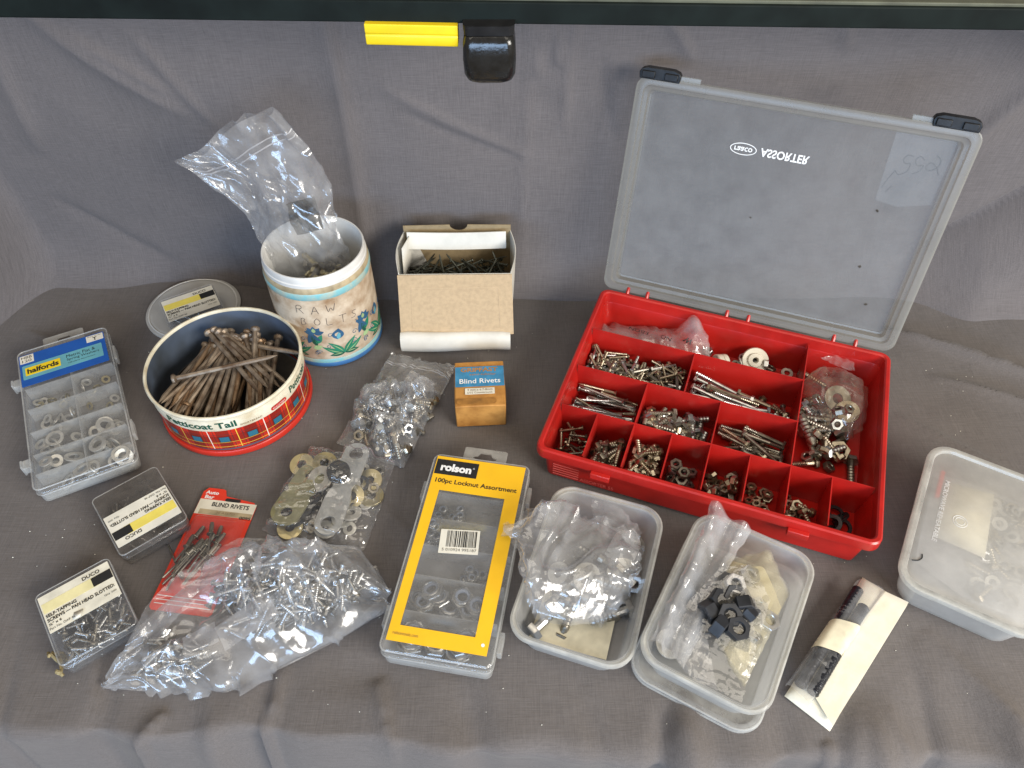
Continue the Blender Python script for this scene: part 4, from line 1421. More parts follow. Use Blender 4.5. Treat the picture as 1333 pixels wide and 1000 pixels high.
# ------------------------------------------------------------------ cardboard box of nails
def build_nail_box():
    t = thing('nail_box', 'open white cardboard box of small nails with its brown lid folded down', 'cardboard box', -66, 689, 0, 0.5)
    w, d, h = 66, 80, 98
    T = 1.0
    MB().box(-w, w, 0, d, 0.4, 1.4).build('bottom_panel', 'brown_inside', t)
    MB().box(-w, w, 0, T, 1.5, h).build('front_panel', 'white_card', t, bevel=0.3)
    # back wall with thumb notch
    pts = [(-w, 1.5), (w, 1.5), (w, h + 10), (14, h + 11)]
    for k in range(9):
        a = math.pi * k / 8
        pts.append((2 + 11 * math.cos(a), h + 11 - 8.5 * math.sin(a)))
    pts += [(-10, h + 11), (-w, h + 10)]
    MB().loft([[(x, d - T, z) for x, z in pts], [(x, d, z) for x, z in pts]]).build('back_panel', 'brown_inside', t)

    def wall(sx, bow, name):
        mb = MB()
        n = 10
        o, i = [], []
        for k in range(n + 1):
            y = 1.2 + (d - 2.4) * k / n
            b = bow * math.sin(math.pi * k / n)
            o.append((y, b))
        rings = []
        for z, f in ((1.5, 0.1), (30, 0.4), (62, 0.8), (84, 1.0), (h + 3, 1.15)):
            top = z
            ring = [(sx * (w + b * f + 0.0), y, top - (0 if z < 90 else 3 * abs(k / n - 0.5))) for k, (y, b) in enumerate(o)]
            ring += [(sx * (w + b * f - T), y, top - (0 if z < 90 else 3 * abs(k / n - 0.5))) for k, (y, b) in reversed(list(enumerate(o)))]
            rings.append(ring)
        mb.loft(rings)
        return mb.build(name, 'white_card', t)
    wall(1, 5, 'side_panel')
    wall(-1, 5, 'side_panel')
    MB().add([(-w + 3, d - 5, 30), (-w + 30, d - 6, 42), (-w + 10, d - 4.2, 100), (-w + 2, 40, 104), (-w + 2, 20, 40)], [(0, 1, 2), (0, 2, 3), (0, 3, 4)]).build('dust_flap', 'white_card', t, solidify=0.8)
    # white tuck strip along the back
    mb = MB()
    mb.loft([[(x, d - 9 - 2 * math.cos(x / 40), h + 7), (x, d - 15 - 1.5 * math.cos(x / 35), h - 14)][::1] + [(x, d - 16 - 1.5 * math.cos(x / 35), h - 14), (x, d - 10 - 2 * math.cos(x / 40), h + 7)] for x in np.linspace(-w + 5, w - 6, 14)])
    mb.build('tuck_strip', 'white_card', t)
    # brown lid hangs down in front
    yb = lambda k: -2 - 24 * k ** 1.15
    zb = lambda k: h + 0.5 - 74 * k
    n = 8
    rings = []
    for x in np.linspace(-w - 1, w + 0.5, 12):
        fr = [(x * (1 + 0.025 * k / n), yb(k / n) - 1.5 * math.sin(math.pi * (x + w) / (2 * w)) * k / n, zb(k / n)) for k in range(n + 1)]
        bk = [(a, b + 1.0, c - 0.4) for a, b, c in reversed(fr)]
        rings.append(fr + bk)
    MB().loft(rings).build('lid', 'brown_card', t)
    M2 = [(-w + 14, 0.22), (w - 16, 0.22), (w - 14, 0.9), (-w + 12, 0.9)]
    pts = []
    for (xa, ka), (xb, kb) in zip(M2, M2[1:] + M2[:1]):
        for q in np.linspace(0, 1, 8)[:-1]:
            x, k = xa + (xb - xa) * q, ka + (kb - ka) * q
            pts.append((x, yb(k) - 1.5 * math.sin(math.pi * (x + w) / (2 * w)) * k - 0.15, zb(k)))
    MB().tube(pts + pts[:1], 0.3, 4).build('lid_crease', 'crease_card', t)
    # the lid's rolled white tongue
    rings = []
    for x in np.linspace(-w - 3, w - 2, 16):
        q = (x + w) / (2 * w)
        ed = 0.55 + 0.45 * min(1, (1 - abs(2 * q - 1)) * 9)
        prof = [(-24, 30), (-29, 32), (-35, 28), (-38, 17), (-35, 6), (-30, 2), (-29, 10), (-28, 22)]
        rings.append([(x, b - 1.5 * math.sin(6 * q), 3 + (c - 3) * (0.88 + 0.12 * ed) - 3 * q * (c > 15)) for b, c in prof])
    MB().loft(rings).build('lid_tongue', 'white_card', t, smooth=60)
    F = frame(-66, 689, 0, 0.5)
    rg = random.Random(21)
    p = Pile(-w + 3, w - 3, 3, d - 8, 46)
    heap_rods(p, F, ['nail_38', 'nail_32', 'nail_38'], 95, 'small_nail', 'small dark nail in the heap inside the white cardboard box', 'nail', 'nails in the cardboard box', rg, nest=0.55)
    for x, y, a, pt in ((-18, 40, 1.9, -0.95), (-2, 46, 2.5, -0.7), (40, 34, 0.9, -0.7), (50, 46, 2.2, -0.9)):
        put('nail_38', 'small_nail', F, (x, y, 72), (0, pt, a), 'small nail poking up out of the heap in the white cardboard box', 'nail', 'nails poking up in the cardboard box')


build_nail_box()


# ------------------------------------------------------------------ small orange carton
def build_carton():
    t = thing('rivet_carton', 'small worn orange carton with a blue printed band', 'carton', -36.5, 574, 0, 3)
    w, d, h = 28, 33.5, 36
    rings = []
    for y in np.linspace(-d, d, 8):
        q = 1.2 * math.cos(y / 20)
        rings.append([(-w - 0.8 * q, y, 0.5), (-w - 1.2 * q, y, h * 0.5), (-w, y, h - 0.5), (-w * 0.5, y, h + q), (w * 0.5, y, h + q), (w, y, h - 0.5), (w + 1.2 * q, y, h * 0.5), (w + 0.8 * q, y, 0.5)])
    MB().loft(rings).build('body', 'orange_card', t, bevel=1.0, smooth=30)
    top = h + 1.35
    ca = t
    t = rect(t, 'blue_band', 0.3, 9, 55.2, 30, top, 'card_blue', r=0.3)
    text(t, 'GRIPFAST', 0, 19, top + 0.4, 42, 6.2, 'orange_card', bold=0.03)
    text(t, 'semi-tubular', 4, 12, top + 0.4, 30, 3, 'orange_card')
    text(t, 'Blind Rivets', 0.5, 2, top + 0.4, 46, 7, 'ink_white', bold=0.01)
    t = rect(ca, 'size_label', 0, -13, 33, 9, top, 'label_aged')
    text(t, '4 mm x 6.7-8mm', 0, -11, top + 0.4, 28, 3, 'ink_brown')
    text(t, '5/32 Countersunk', 0, -15.2, top + 0.4, 28, 2.6, 'ink_brown')
    t = ca
    rect(t, 'worn_patch', -4, -27, 44, 8, top - 0.6, 'orange_dark', r=3)


build_carton()


# ------------------------------------------------------------------ flat boxes of self-tapping screws
def duco_label(t, z, cy_, flip, yellow, paper):
    a = 180 if flip else 0
    s = -1 if flip else 1
    T = lambda x, y: (s * x, cy_ + s * y)
    t = rect(t, 'paper_label', 0, cy_, 64, 42, z, paper, r=0.5)
    x, y = T(-6, 6.5)
    rect(t, 'yellow_panel', x, y, 50, 11, z + 0.3, yellow, r=0.2, t=0.1)
    x, y = T(22.5, 6.5)
    rect(t, 'black_panel', x, y, 18, 10.5, z + 0.3, 'ink', r=0.2, t=0.16)
    for s_, cx_, y_, w, h, bd in (('DUCO', 15, 15.5, 16, 4, 0.02), ('SELF-TAPPING', -17, -2.5, 27, 3.6, 0.03), ('SCREWS — PAN HEAD SLOTTED:', -0.5, -7.5, 60, 3.8, 0.03), ('½" x 6', -25, -12.3, 11, 3, 0.02), ('Part No. OAP 46', -20, -17, 22, 2.4, 0.0), ('Qty 200', 24, -14, 11, 2.4, 0.0)):
        x, y = T(cx_, y_)
        text(t, s_, x, y, z + 0.55, w, h, 'ink', rot=a, bold=bd)


def screw_box(name, label, x, y, rz, z0, flip, cyl_, yellow, paper, count, seed, keys, grp, scr_label, dark):
    t = thing(name, label, 'screw box', x, y, z0, rz)
    w, d, h = 68, 83, 22
    MB().loft([rrect(w - 5, d - 5, 3, 0.4, 4), rrect(w - 3, d - 3, 4, 1.2, 4), rrect(w - 2, d - 2, 4, h - 6, 4), rrect(w - 4, d - 4, 3, h - 6, 4), rrect(w - 5, d - 5, 3, 2, 4)]).build('tray', 'box_clear' if not dark else 'box_smoke', t)
    MB().loft([rrect(w, d, 5, h - 11, 4), rrect(w, d, 5, h - 1.2, 4), rrect(w - 2, d - 2, 4.4, h, 4)], False, True).build('lid', 'box_clear' if not dark else 'box_smoke', t, solidify=1.0)
    MB().tube([(p[0], p[1], p[2]) for p in rrect(w - 0.5, d - 0.5, 5, h - 0.6, 4)] + [rrect(w - 0.5, d - 0.5, 5, h - 0.6, 4)[0]], 0.5, 5).build('lid_edge', 'box_edge', t)
    MB().tube([(p[0], p[1], p[2]) for p in rrect(w - 1, d - 1, 5, h - 8.5, 4)] + [rrect(w - 1, d - 1, 5, h - 8.5, 4)[0]], 0.5, 5).build('lid_edge', 'box_edge', t)
    duco_label(t, h + 0.15, cyl_, flip, yellow, paper)
    p = Pile(-w / 2 + 3, w / 2 - 3, -d / 2 + 3, d / 2 - 3, 2.5)
    heap_rods(p, frame(x, y, z0, rz), keys, count, 'tapping_screw', scr_label, 'screw', grp, random.Random(seed), nest=0.4, zmax=h - 1.5)
    return t


film('box_smoke', 0.26, tint=(0.80, 0.78, 0.76), rough=0.12, crinkle=0.05, bscale=60, hz_col=(0.40, 0.37, 0.34), gloss=0.7)
bA = screw_box('screw_box', 'dark dusty clear box with its label upside down at the corner of the washer case', -376, 419, 39, 0, True, -10, 'label_yellow', 'label_white', 60, 5, ['dark_pan_20', 'pan_16'], 'screws in the dusty box', 'dark screw inside the dusty clear box with the upside down label', True)
bB = screw_box('screw_box', 'clear box of bright screws with a pale peeling label tied with string', -391, 312, 37, 0, False, 16, 'label_pale_yellow', 'label_aged', 120, 6, ['pan_16', 'pan_22', 'pan_16'], 'screws in the clear box', 'bright screw inside the clear box with the peeling label', False)
bC = screw_box('screw_box', 'small clear screw box lying on the round white lid behind the tin', -396, 704, 30, 5, False, 16, 'label_yellow', 'label_white', 20, 7, ['pan_16'], 'screws in the box behind the tin', 'screw inside the box on the round white lid', False)
MB().add([(-12, -4, 22.6), (-5, -6, 24.8), (-1, 1, 23.0), (-9, 3, 22.6)], [(0, 1, 2, 3)]).build('torn_flap', 'label_white', bB, solidify=0.3)
mbs = MB()
for k in range(3):
    q = []
    for i in range(26):
        a = math.pi * (0.15 + 1.1 * i / 25)
        q.append((-35.5 - 3.5 * math.sin(a * 1.5 + k) - k, -30 + 24 * i / 25 - 10 + 2 * math.sin(i + k), 6 + 4 * k + 3 * math.sin(i * 0.6 + k)))
    mbs.tube(q, 1.5, 6)
mbs.build('string', 'rope', bB)

pl = thing('round_cover', 'round white plastic lid lying flat behind the tartan tin', 'lid', -413, 736, 0, 0)
MB().lathe([(50, 4.2), (53, 4.4), (55, 3.0), (58, 3.0), (59.5, 2.2), (59.5, 0.4), (56, 0.3)], 72, cap0=True, cap1=True).build('disc', 'cover_white', pl)
MB().lathe([(54.2, 4.0), (55.0, 4.6), (56.2, 4.0), (55.2, 3.2), (54.2, 4.0)], 72).build('ridge', 'white_plastic', pl)


# ------------------------------------------------------------------ clear flat cases
def flat_case(t, w, d, h, rows, cols, v_top, mat='box_frost'):
    MB().loft([rrect(w - 6, d - 6, 5, 0.4, 4), rrect(w - 3, d - 3, 6, 1.5, 4), rrect(w - 2, d - 2, 6, h * 0.62, 4), rrect(w - 4, d - 4, 5, h * 0.62, 4), rrect(w - 6, d - 6, 5, 2.4, 4)]).build('tray', mat, t)
    MB().loft([rrect(w, d, 7, h * 0.58, 4), rrect(w, d, 7, h - 1.5, 4), rrect(w - 3, d - 3, 6, h, 4)], False, True).build('lid', 'box_clear', t, solidify=1.0)
    for z, dw in ((h - 0.8, 0.8), (h * 0.6, 0.2)):
        q = [tuple(p) for p in rrect(w - dw, d - dw, 7, z, 4)]
        MB().tube(q + q[:1], 0.8, 6).build('lid_edge', 'box_edge', t)
    for v in rows:
        MB().box(-w / 2 + 3, w / 2 - 3, v - 0.5, v + 0.5, 2.5, h - 3).build('divider', 'box_edge', t)
    for u, v0, v1 in cols:
        MB().box(u - 0.5, u + 0.5, v0, v1, 2.5, h - 4).build('divider', 'box_edge', t)
    # hanging tab with a slot
    i = []
    n = 28
    for k in range(n):
        a = 2 * math.pi * k / n
        x, y = 13 * math.cos(a), 3.0 * math.sin(a)
        if abs(x) < 6 and y > 0:
            y = 6.5
        i.append((x, y + 9))
    O = []
    for k in range(n):
        a = 2 * math.pi * k / n
        x, y = 23 * max(-1, min(1, 1.45 * math.cos(a))), 9 + 12 * max(-1.0, min(1, 1.45 * math.sin(a)))
        O.append((x, y))
    zz = h * 0.6
    mk = lambda P, z: [(x, y + d / 2 + 0.5, z) for x, y in P]
    MB().loft([mk(O, zz), mk(O, zz + 2), mk(i, zz + 2), mk(i, zz), mk(O, zz)], False, False).build('hang_tab', 'box_edge', t, smooth=20)


def build_washer_case():
    X_, Y_, RZ = -494, 559, 27
    t = thing('washer_case', 'clear divided plastic case of washers with a blue and teal label', 'parts case', X_, Y_, 0, RZ)
    w, d, h = 101, 220, 25
    rows = [46, 12, -24, -58, -86]
    flat_case(t, w, d, h, rows, [(2, -104, 104)], 106)
    for v in (62, -66):
        MB().box(-w / 2 - 8, -w / 2 - 0.8, v - 6, v + 6, 13, 22).box(-w / 2 - 10, -w / 2 - 7.5, v - 5, v + 5, 10, 24).build('clip', 'box_edge', t, bevel=0.8)
        MB().box(w / 2 + 0.8, w / 2 + 4, v - 12, v + 12, 12, 23).build('clip', 'box_edge', t, bevel=0.8)
    z = h + 0.6
    case = t
    t = rect(t, 'blue_label', -1, 74, 95, 54, z, 'halford_blue', r=1)
    rect(t, 'teal_panel', -2, 70, 88, 24, z + 0.3, 'teal_print', r=1, t=0.12)
    rect(t, 'yellow_panel', -24, 70.5, 38, 13.5, z + 0.5, 'yellow_plastic', r=0.5, t=0.12)
    text(t, 'halfords', -24, 70.5, z + 0.75, 34, 8.6, 'ink', bold=0.035)
    text(t, 'Metric Flat &', 18, 76, z + 0.55, 32, 5, 'ink')
    text(t, 'Spring Washers', 20, 69.5, z + 0.55, 36, 5, 'ink')
    text(t, '120 piece assortment', 18, 63.8, z + 0.55, 30, 2.4, 'ink')
    rect(t, 'white_sticker', -40, 93, 15, 13.5, z + 0.3, 'label_white', t=0.12)
    text(t, 'HBB', -40, 96, z + 0.55, 11.5, 4.4, 'ink', bold=0.0)
    text(t, '120', -40, 90, z + 0.55, 10, 4.4, 'ink', bold=0.0)
    rect(t, 'white_sticker', 36, 94, 19, 11, z + 0.3, 'label_white', t=0.12)
    text(t, 'T', 36, 92.5, z + 0.55, 4.5, 5.5, 'ink', bold=0.03)
    text(t, 'Price Code', 36, 97.5, z + 0.55, 15, 1.8, 'ink')
    F = frame(X_, Y_, 0, RZ)
    rg = random.Random(14)
    cells = [((-46, 0, 14, 44), ['washer_11', 'washer_10b'], 8, 'in the clip side cell just below the label'), ((4, 46, 14, 44), ['washer_11', 'washer_10b'], 6, 'in the cell below the price sticker'),
             ((-46, 0, -22, 10), ['washer_11', 'washer_14'], 9, 'in the second cell down on the clip side'), ((4, 46, -22, 10), ['washer_10b', 'washer_11'], 4, 'in the second cell down away from the clips'),
             ((-46, 0, -56, -26), ['washer_14', 'washer_19z'], 9, 'in the third cell down on the clip side'), ((4, 46, -56, -26), ['washer_19', 'washer_14'], 6, 'in the third cell down away from the clips'),
             ((-46, 0, -84, -60), ['washer_14', 'washer_19'], 7, 'in the fourth cell down on the clip side'), ((4, 46, -84, -60), ['washer_19'], 5, 'in the fourth cell down away from the clips'),
             ((-46, 46, -104, -88), ['washer_19z', 'washer_19'], 9, 'in the bottom row')]
    for ar, keys, n, where in cells:
        p = Pile(ar[0], ar[1], ar[2], ar[3], 3)
        heap_discs(p, F, keys, n, 'loose_washer', 'washer ' + where + ' of the blue labelled case', 'washer', 'washers ' + where, rg, 0.35, stand=0.2, zmax=h - 1.5)


build_washer_case()


def build_locknut_case():
    X_, Y_, RZ = -49.5, 366, -10
    t = thing('locknut_case', 'clear plastic locknut case with a yellow card frame and black logo', 'parts case', X_, Y_, 0, RZ)
    w, d, h = 101, 214, 31
    rows = [62, 32, 2, -30, -66]
    flat_case(t, w, d, h, rows, [], 60)
    for sx, v in ((-1, 66), (-1, -72), (1, 76), (1, -80)):
        x0, x1 = sorted((sx * (w / 2 + 0.8), sx * (w / 2 + 5)))
        MB().box(x0, x1, v - 10, v + 10, 13, 24).build('clip', 'box_edge', t, bevel=0.8)
    z = h - 2.4
    z = h + 0.4
    # yellow card: a frame round a window
    o = [(-47, 104), (46, 104), (44, -97), (-46, -97)]
    i = [(-36, 63), (31, 63), (31, -82), (-37, -82)]
    mk = lambda P, zz: [(x, y, zz) for x, y in P]
    case = t
    t = MB().loft([mk(o, z), mk(o, z + 0.4), mk(i, z + 0.4), mk(i, z), mk(o, z)], False, False).build('card_frame', 'card_yellow', t, smooth=0)
    rect(case, 'window_film', -3, -9.5, 67, 144, z - 0.1, 'box_clear', t=0.1)
    rect(t, 'logo_panel', -24, 91, 44, 18.5, z + 0.5, 'ink', t=0.12, r=0.3)
    text(t, 'rolson', -24.5, 91, z + 0.75, 32, 9.5, 'ink_white', bold=0.045)
    text(t, '®', -6.5, 93.5, z + 0.75, 2, 2, 'ink_white')
    text(t, '100pc Locknut Assortment', -0.5, 73.5, z + 0.6, 84, 7, 'ink', bold=0.02)
    text(t, 'rolsontools.com', -30, -89.5, z + 0.6, 23, 3, 'ink_brown')
    MB().lathe([(1.6, 0), (1.6, 0.1)], 16, cap1=True).build('round_mark', 'ink_white', t, smooth=0).location = (39 * MM, -88 * MM, (z + 0.5) * MM)
    t = rect(case, 'barcode_label', -3, 8, 38, 26, z + 0.6, 'label_white', rot=6, t=0.15)
    rg = random.Random(2)
    mb = MB()
    x = -11.5
    c, s = math.cos(R(6)), math.sin(R(6))
    while x < 17:
        ww = rg.choice([0.45, 0.45, 0.8, 1.2])
        q = [(-4.5 + 0.5 + a * c - b * s, 8 + a * s + b * c) for a, b in ((x, -6), (x + ww, -6), (x + ww, 11.5), (x, 11.5))]
        mb.prism(q, z + 0.8, z + 0.9)
        x += ww + rg.choice([0.5, 0.5, 0.9])
    mb.build('barcode', 'ink', t, smooth=0)
    text(t, '5 010924 995187', -1.5, -0.8, z + 0.85, 33, 2.9, 'ink', rot=6)
    F = frame(X_, Y_, 0, RZ)
    rg = random.Random(17)
    for ar, keys, n, where in (((-44, -6, 34, 60), ['lock_5'], 13, 'in the first windowed row'), ((-46, -4, 4, 30), ['lock_7'], 14, 'in the second windowed row'), ((2, 40, -28, -4), ['lock_7', 'lock_5'], 8, 'behind the barcode'),
                               ((-46, 40, -64, -32), ['lock_10'], 10, 'in the row below the barcode'), ((-44, 36, -100, -70), ['lock_12'], 7, 'in the bottom row')):
        p = Pile(ar[0], ar[1], ar[2], ar[3], 3)
        heap_discs(p, F, keys, n, 'lock_nut', 'bright locknut ' + where + ' of the yellow carded case', 'nut', 'locknuts ' + where, rg, 0.15, zmax=h - 1.5)


build_locknut_case()


# ------------------------------------------------------------------ red blister card of rivets
def build_rivet_card():
    X_, Y_, RZ = -304, 386, -8
    t = thing('rivet_card', 'red blister card of blind rivets with a cream header strip', 'blister pack', X_, Y_, 0.6, RZ)
    w, d = 62, 138
    o = [(-w / 2, -d / 2 + 3), (-w / 2 + 3, -d / 2), (w / 2 - 3, -d / 2), (w / 2, -d / 2 + 3), (w / 2, d / 2 - 17), (w / 2 - 4, d / 2 - 12), (-w / 2 + 26, d / 2 - 8), (-w / 2 + 23, d / 2 - 1), (-w / 2 + 20, d / 2), (-w / 2 + 4, d / 2), (-w / 2, d / 2 - 5)]
    MB().prism(o, 0.2, 1.0).build('card', 'card_red', t, smooth=0)
    rect(t, 'cream_header', 0, 46, w - 0.6, 18, 1.02, 'cream_card', t=0.12, r=0.3)
    rect(t, 'tan_stripe', 2, 40.2, w - 5, 6, 1.16, 'tan_band', t=0.08, r=0.3)
    text(t, 'BLIND RIVETS', 4, 50, 1.2, 40, 5.2, 'ink', bold=0.03)
    text(t, '30 ASSTD', 2, 40.6, 1.3, 20, 2.4, 'ink_brown')
    text(t, '0095', 24, 37.5, 1.3, 12, 3.6, 'ink', bold=0.03)
    text(t, 'Auto', -21, 63.5, 1.1, 14, 4.2, 'ink_white', bold=0.03)
    text(t, 'Bar', -22, 58, 1.1, 10, 4.2, 'ink_white', bold=0.03)
    rect(t, 'hang_slot', 4, 56.8, 17, 4, 1.05, 'tin_black', t=0.1, r=2)
    for k in range(3):
        rect(t, 'white_line', 0, -54 - 4 * k, w - 6, 0.8, 1.02, 'ink_white', t=0.1, r=0.2)
    n, m = 30, 44
    u = np.linspace(-1, 1, n)[:, None]
    v = np.linspace(-1, 1, m)[None]
    G = np.zeros((n, m, 3))
    G[..., 0] = 27 * u + 0 * v
    G[..., 1] = -8 + 43 * v + 0 * u
    G[..., 2] = 1.2 + 10 * np.clip(1 - np.abs(u) ** 8, 0, 1) ** 0.6 * np.clip(1 - np.abs(v) ** 10, 0, 1) ** 0.6
    P = crumple(G, 0.01, 40, 5, 0.1, seed_amp=0.7)
    film_obj('blister', [P], 'box_clear', t)
    F = frame(X_, Y_, 0.6, RZ)
    rg = random.Random(31)
    p = Pile(-25, 25, -48, 34, 1.4)
    for k in range(17):
        x, y = rg.uniform(-20, 12), rg.uniform(-22, 18)
        a = R(76 + rg.gauss(0, 11))
        c, pt = p.lay(x, y, a, 44, 1.7, 0.5)
        c = (c[0], c[1], min(c[2], rg.uniform(5, 9)))
        put('rivet', 'blind_rivet', F, c, (0, pt * 0.15, a), 'steel blind rivet inside the blister of the red card', 'rivet', 'rivets in the red blister card')
    put('rivet', 'blind_rivet', F, (-19, -26, 4), (0, 0, R(-48)), 'bent-away rivet lying crosswise at the foot of the red blister card', 'rivet', None)


build_rivet_card()
# ------------------------------------------------------------------ flat grip-seal bags on the table
def bag_sheets(top, bot, n, m, height, floor, seed, excess=0.07, amp=1.6, cells=None, p=0.6, iters=120, hold=0.012, ridges=None):
    G = patch(top, bot, n, m, 0.8, seed)
    base = G.copy()
    base[..., 2] = 0.9
    Gt = G.copy()
    Gt[..., 2] = 1.2 + height * dome(n, m, p)
    f0 = floor or (lambda X, Y: X * 0 + 0.8)
    f = lambda X, Y: np.maximum(f0(X, Y), 0.9)
    Gt[..., 2] = np.maximum(Gt[..., 2], f(Gt[..., 0], Gt[..., 1]))
    ed = np.ones((n, m))
    k = 3
    for q in range(k):
        ed[q, :] = np.minimum(ed[q, :], q / k)
        ed[-1 - q, :] = np.minimum(ed[-1 - q, :], q / k)
        ed[:, q] = np.minimum(ed[:, q], q / k)
        ed[:, -1 - q] = np.minimum(ed[:, -1 - q], q / k)
    Gt[..., 2] = 1.2 + (Gt[..., 2] - 1.2) * ed
    P = crumple(Gt, excess, iters, seed, hold, lambda X, Y: 1.0 + (f(X, Y) - 1.0) * ed, pin_edges=False, seed_amp=amp, cells=cells, ridges=ridges)
    base[0], base[-1], base[:, 0], base[:, -1] = P[0], P[-1], P[:, 0], P[:, -1]
    return P, base


def build_bolt_bag():
    ox, oy, rz = -132, 571, 0
    t = thing('bolt_bag', 'clear grip-seal bag of bright bolts beside the orange carton', 'bag', ox, oy, 0, rz)
    F = frame(ox, oy, 0, rz)
    rg = random.Random(41)
    p = Pile(-66, 64, -92, 84, 1.5)
    quad = lambda s, q: ((-15 + 79 * s) * (1 - q) + (-63 + 78 * s) * q, (82 - 22 * s) * (1 - q) + (-54 - 37 * s) * q)
    n = 0
    for k in range(70):
        s, q = rg.uniform(0.10, 0.90), rg.uniform(0.36, 0.93)
        if q < 0.5 and s < 0.55 and rg.random() < 0.75:
            continue
        x, y = quad(s, q)
        key = rg.choice(['bolt_m6_22', 'bolt_m8_26', 'bolt_m6_30', 'bolt_m6_34', 'nut_6z', 'nut_7'])
        a = rg.uniform(0, 6.28)
        c, pt = p.lay(x, y, a, ME[key][1], ME[key][2], 0.6)
        c = (c[0], c[1], min(c[2], rg.uniform(6, 15)))
        if True:
            put(key, 'bright_bolt', F, c, (rg.uniform(0, 6), pt, a), 'bright bolt or nut inside the clear bag beside the orange carton', 'bolt', 'bolts in the clear bag by the carton')
    P, B = bag_sheets([(-15, 82), (25, 72), (64, 60)], [(-63, -54), (-20, -76), (15, -91)], 60, 90, 8, p.floor(6, 0.9), 5, 0.02, 0.8, (7, 9), ridges=[(6, 14, 80, 80), (5, 12, 50, 20), (4, 11, 44, 130)])
    film_obj('film', [P, B], 'film_soft', t)
    for j in (11, 13):
        MB().tube([tuple(q) for q in P[1:-1, j]], 0.55, 5).build('seal_strip', 'film_white', t)


build_bolt_bag()


def bracket_mb(L, w, hole, t=2.6, step=0.0, n=14):
    """flat strap with round ends and a hole in each"""
    mb = MB()
    ha = L / 2 - w / 2
    for z0, z1, top in ((0, t, True),):
        pass
    out, hol = [], []
    for sx in (1, -1):
        for k in range(n + 1):
            a = (-math.pi / 2 + math.pi * k / n) + (0 if sx > 0 else math.pi)
            out.append((sx * ha + w / 2 * math.cos(a), w / 2 * math.sin(a)))
    zz = lambda x: step * (1 / (1 + math.exp(-x / 2.0)))
    # halves meet in the middle so that each hole lies in its own ring
    for sx in (1, -1):
        N_ = 28
        ring_o, ring_i = [], []
        for k in range(N_):
            a = 2 * math.pi * k / N_
            c, s = math.cos(a), math.sin(a)
            if c * sx >= 0:
                o = (sx * ha + w / 2 * c, w / 2 * s)
            else:
                tt = min(ha / max(1e-6, abs(c)), (w / 2) / max(1e-6, abs(s)))
                o = (sx * ha + tt * c, tt * s)
            ring_o.append(o)
            ring_i.append((sx * ha + hole / 2 * c, hole / 2 * s))
        R3 = lambda P, z: [(x, y, z + zz(x)) for x, y in P]
        mb.loft([R3(ring_o, 0), R3(ring_o, t), R3(ring_i, t), R3(ring_i, 0), R3(ring_o, 0)], False, False)
    return mb


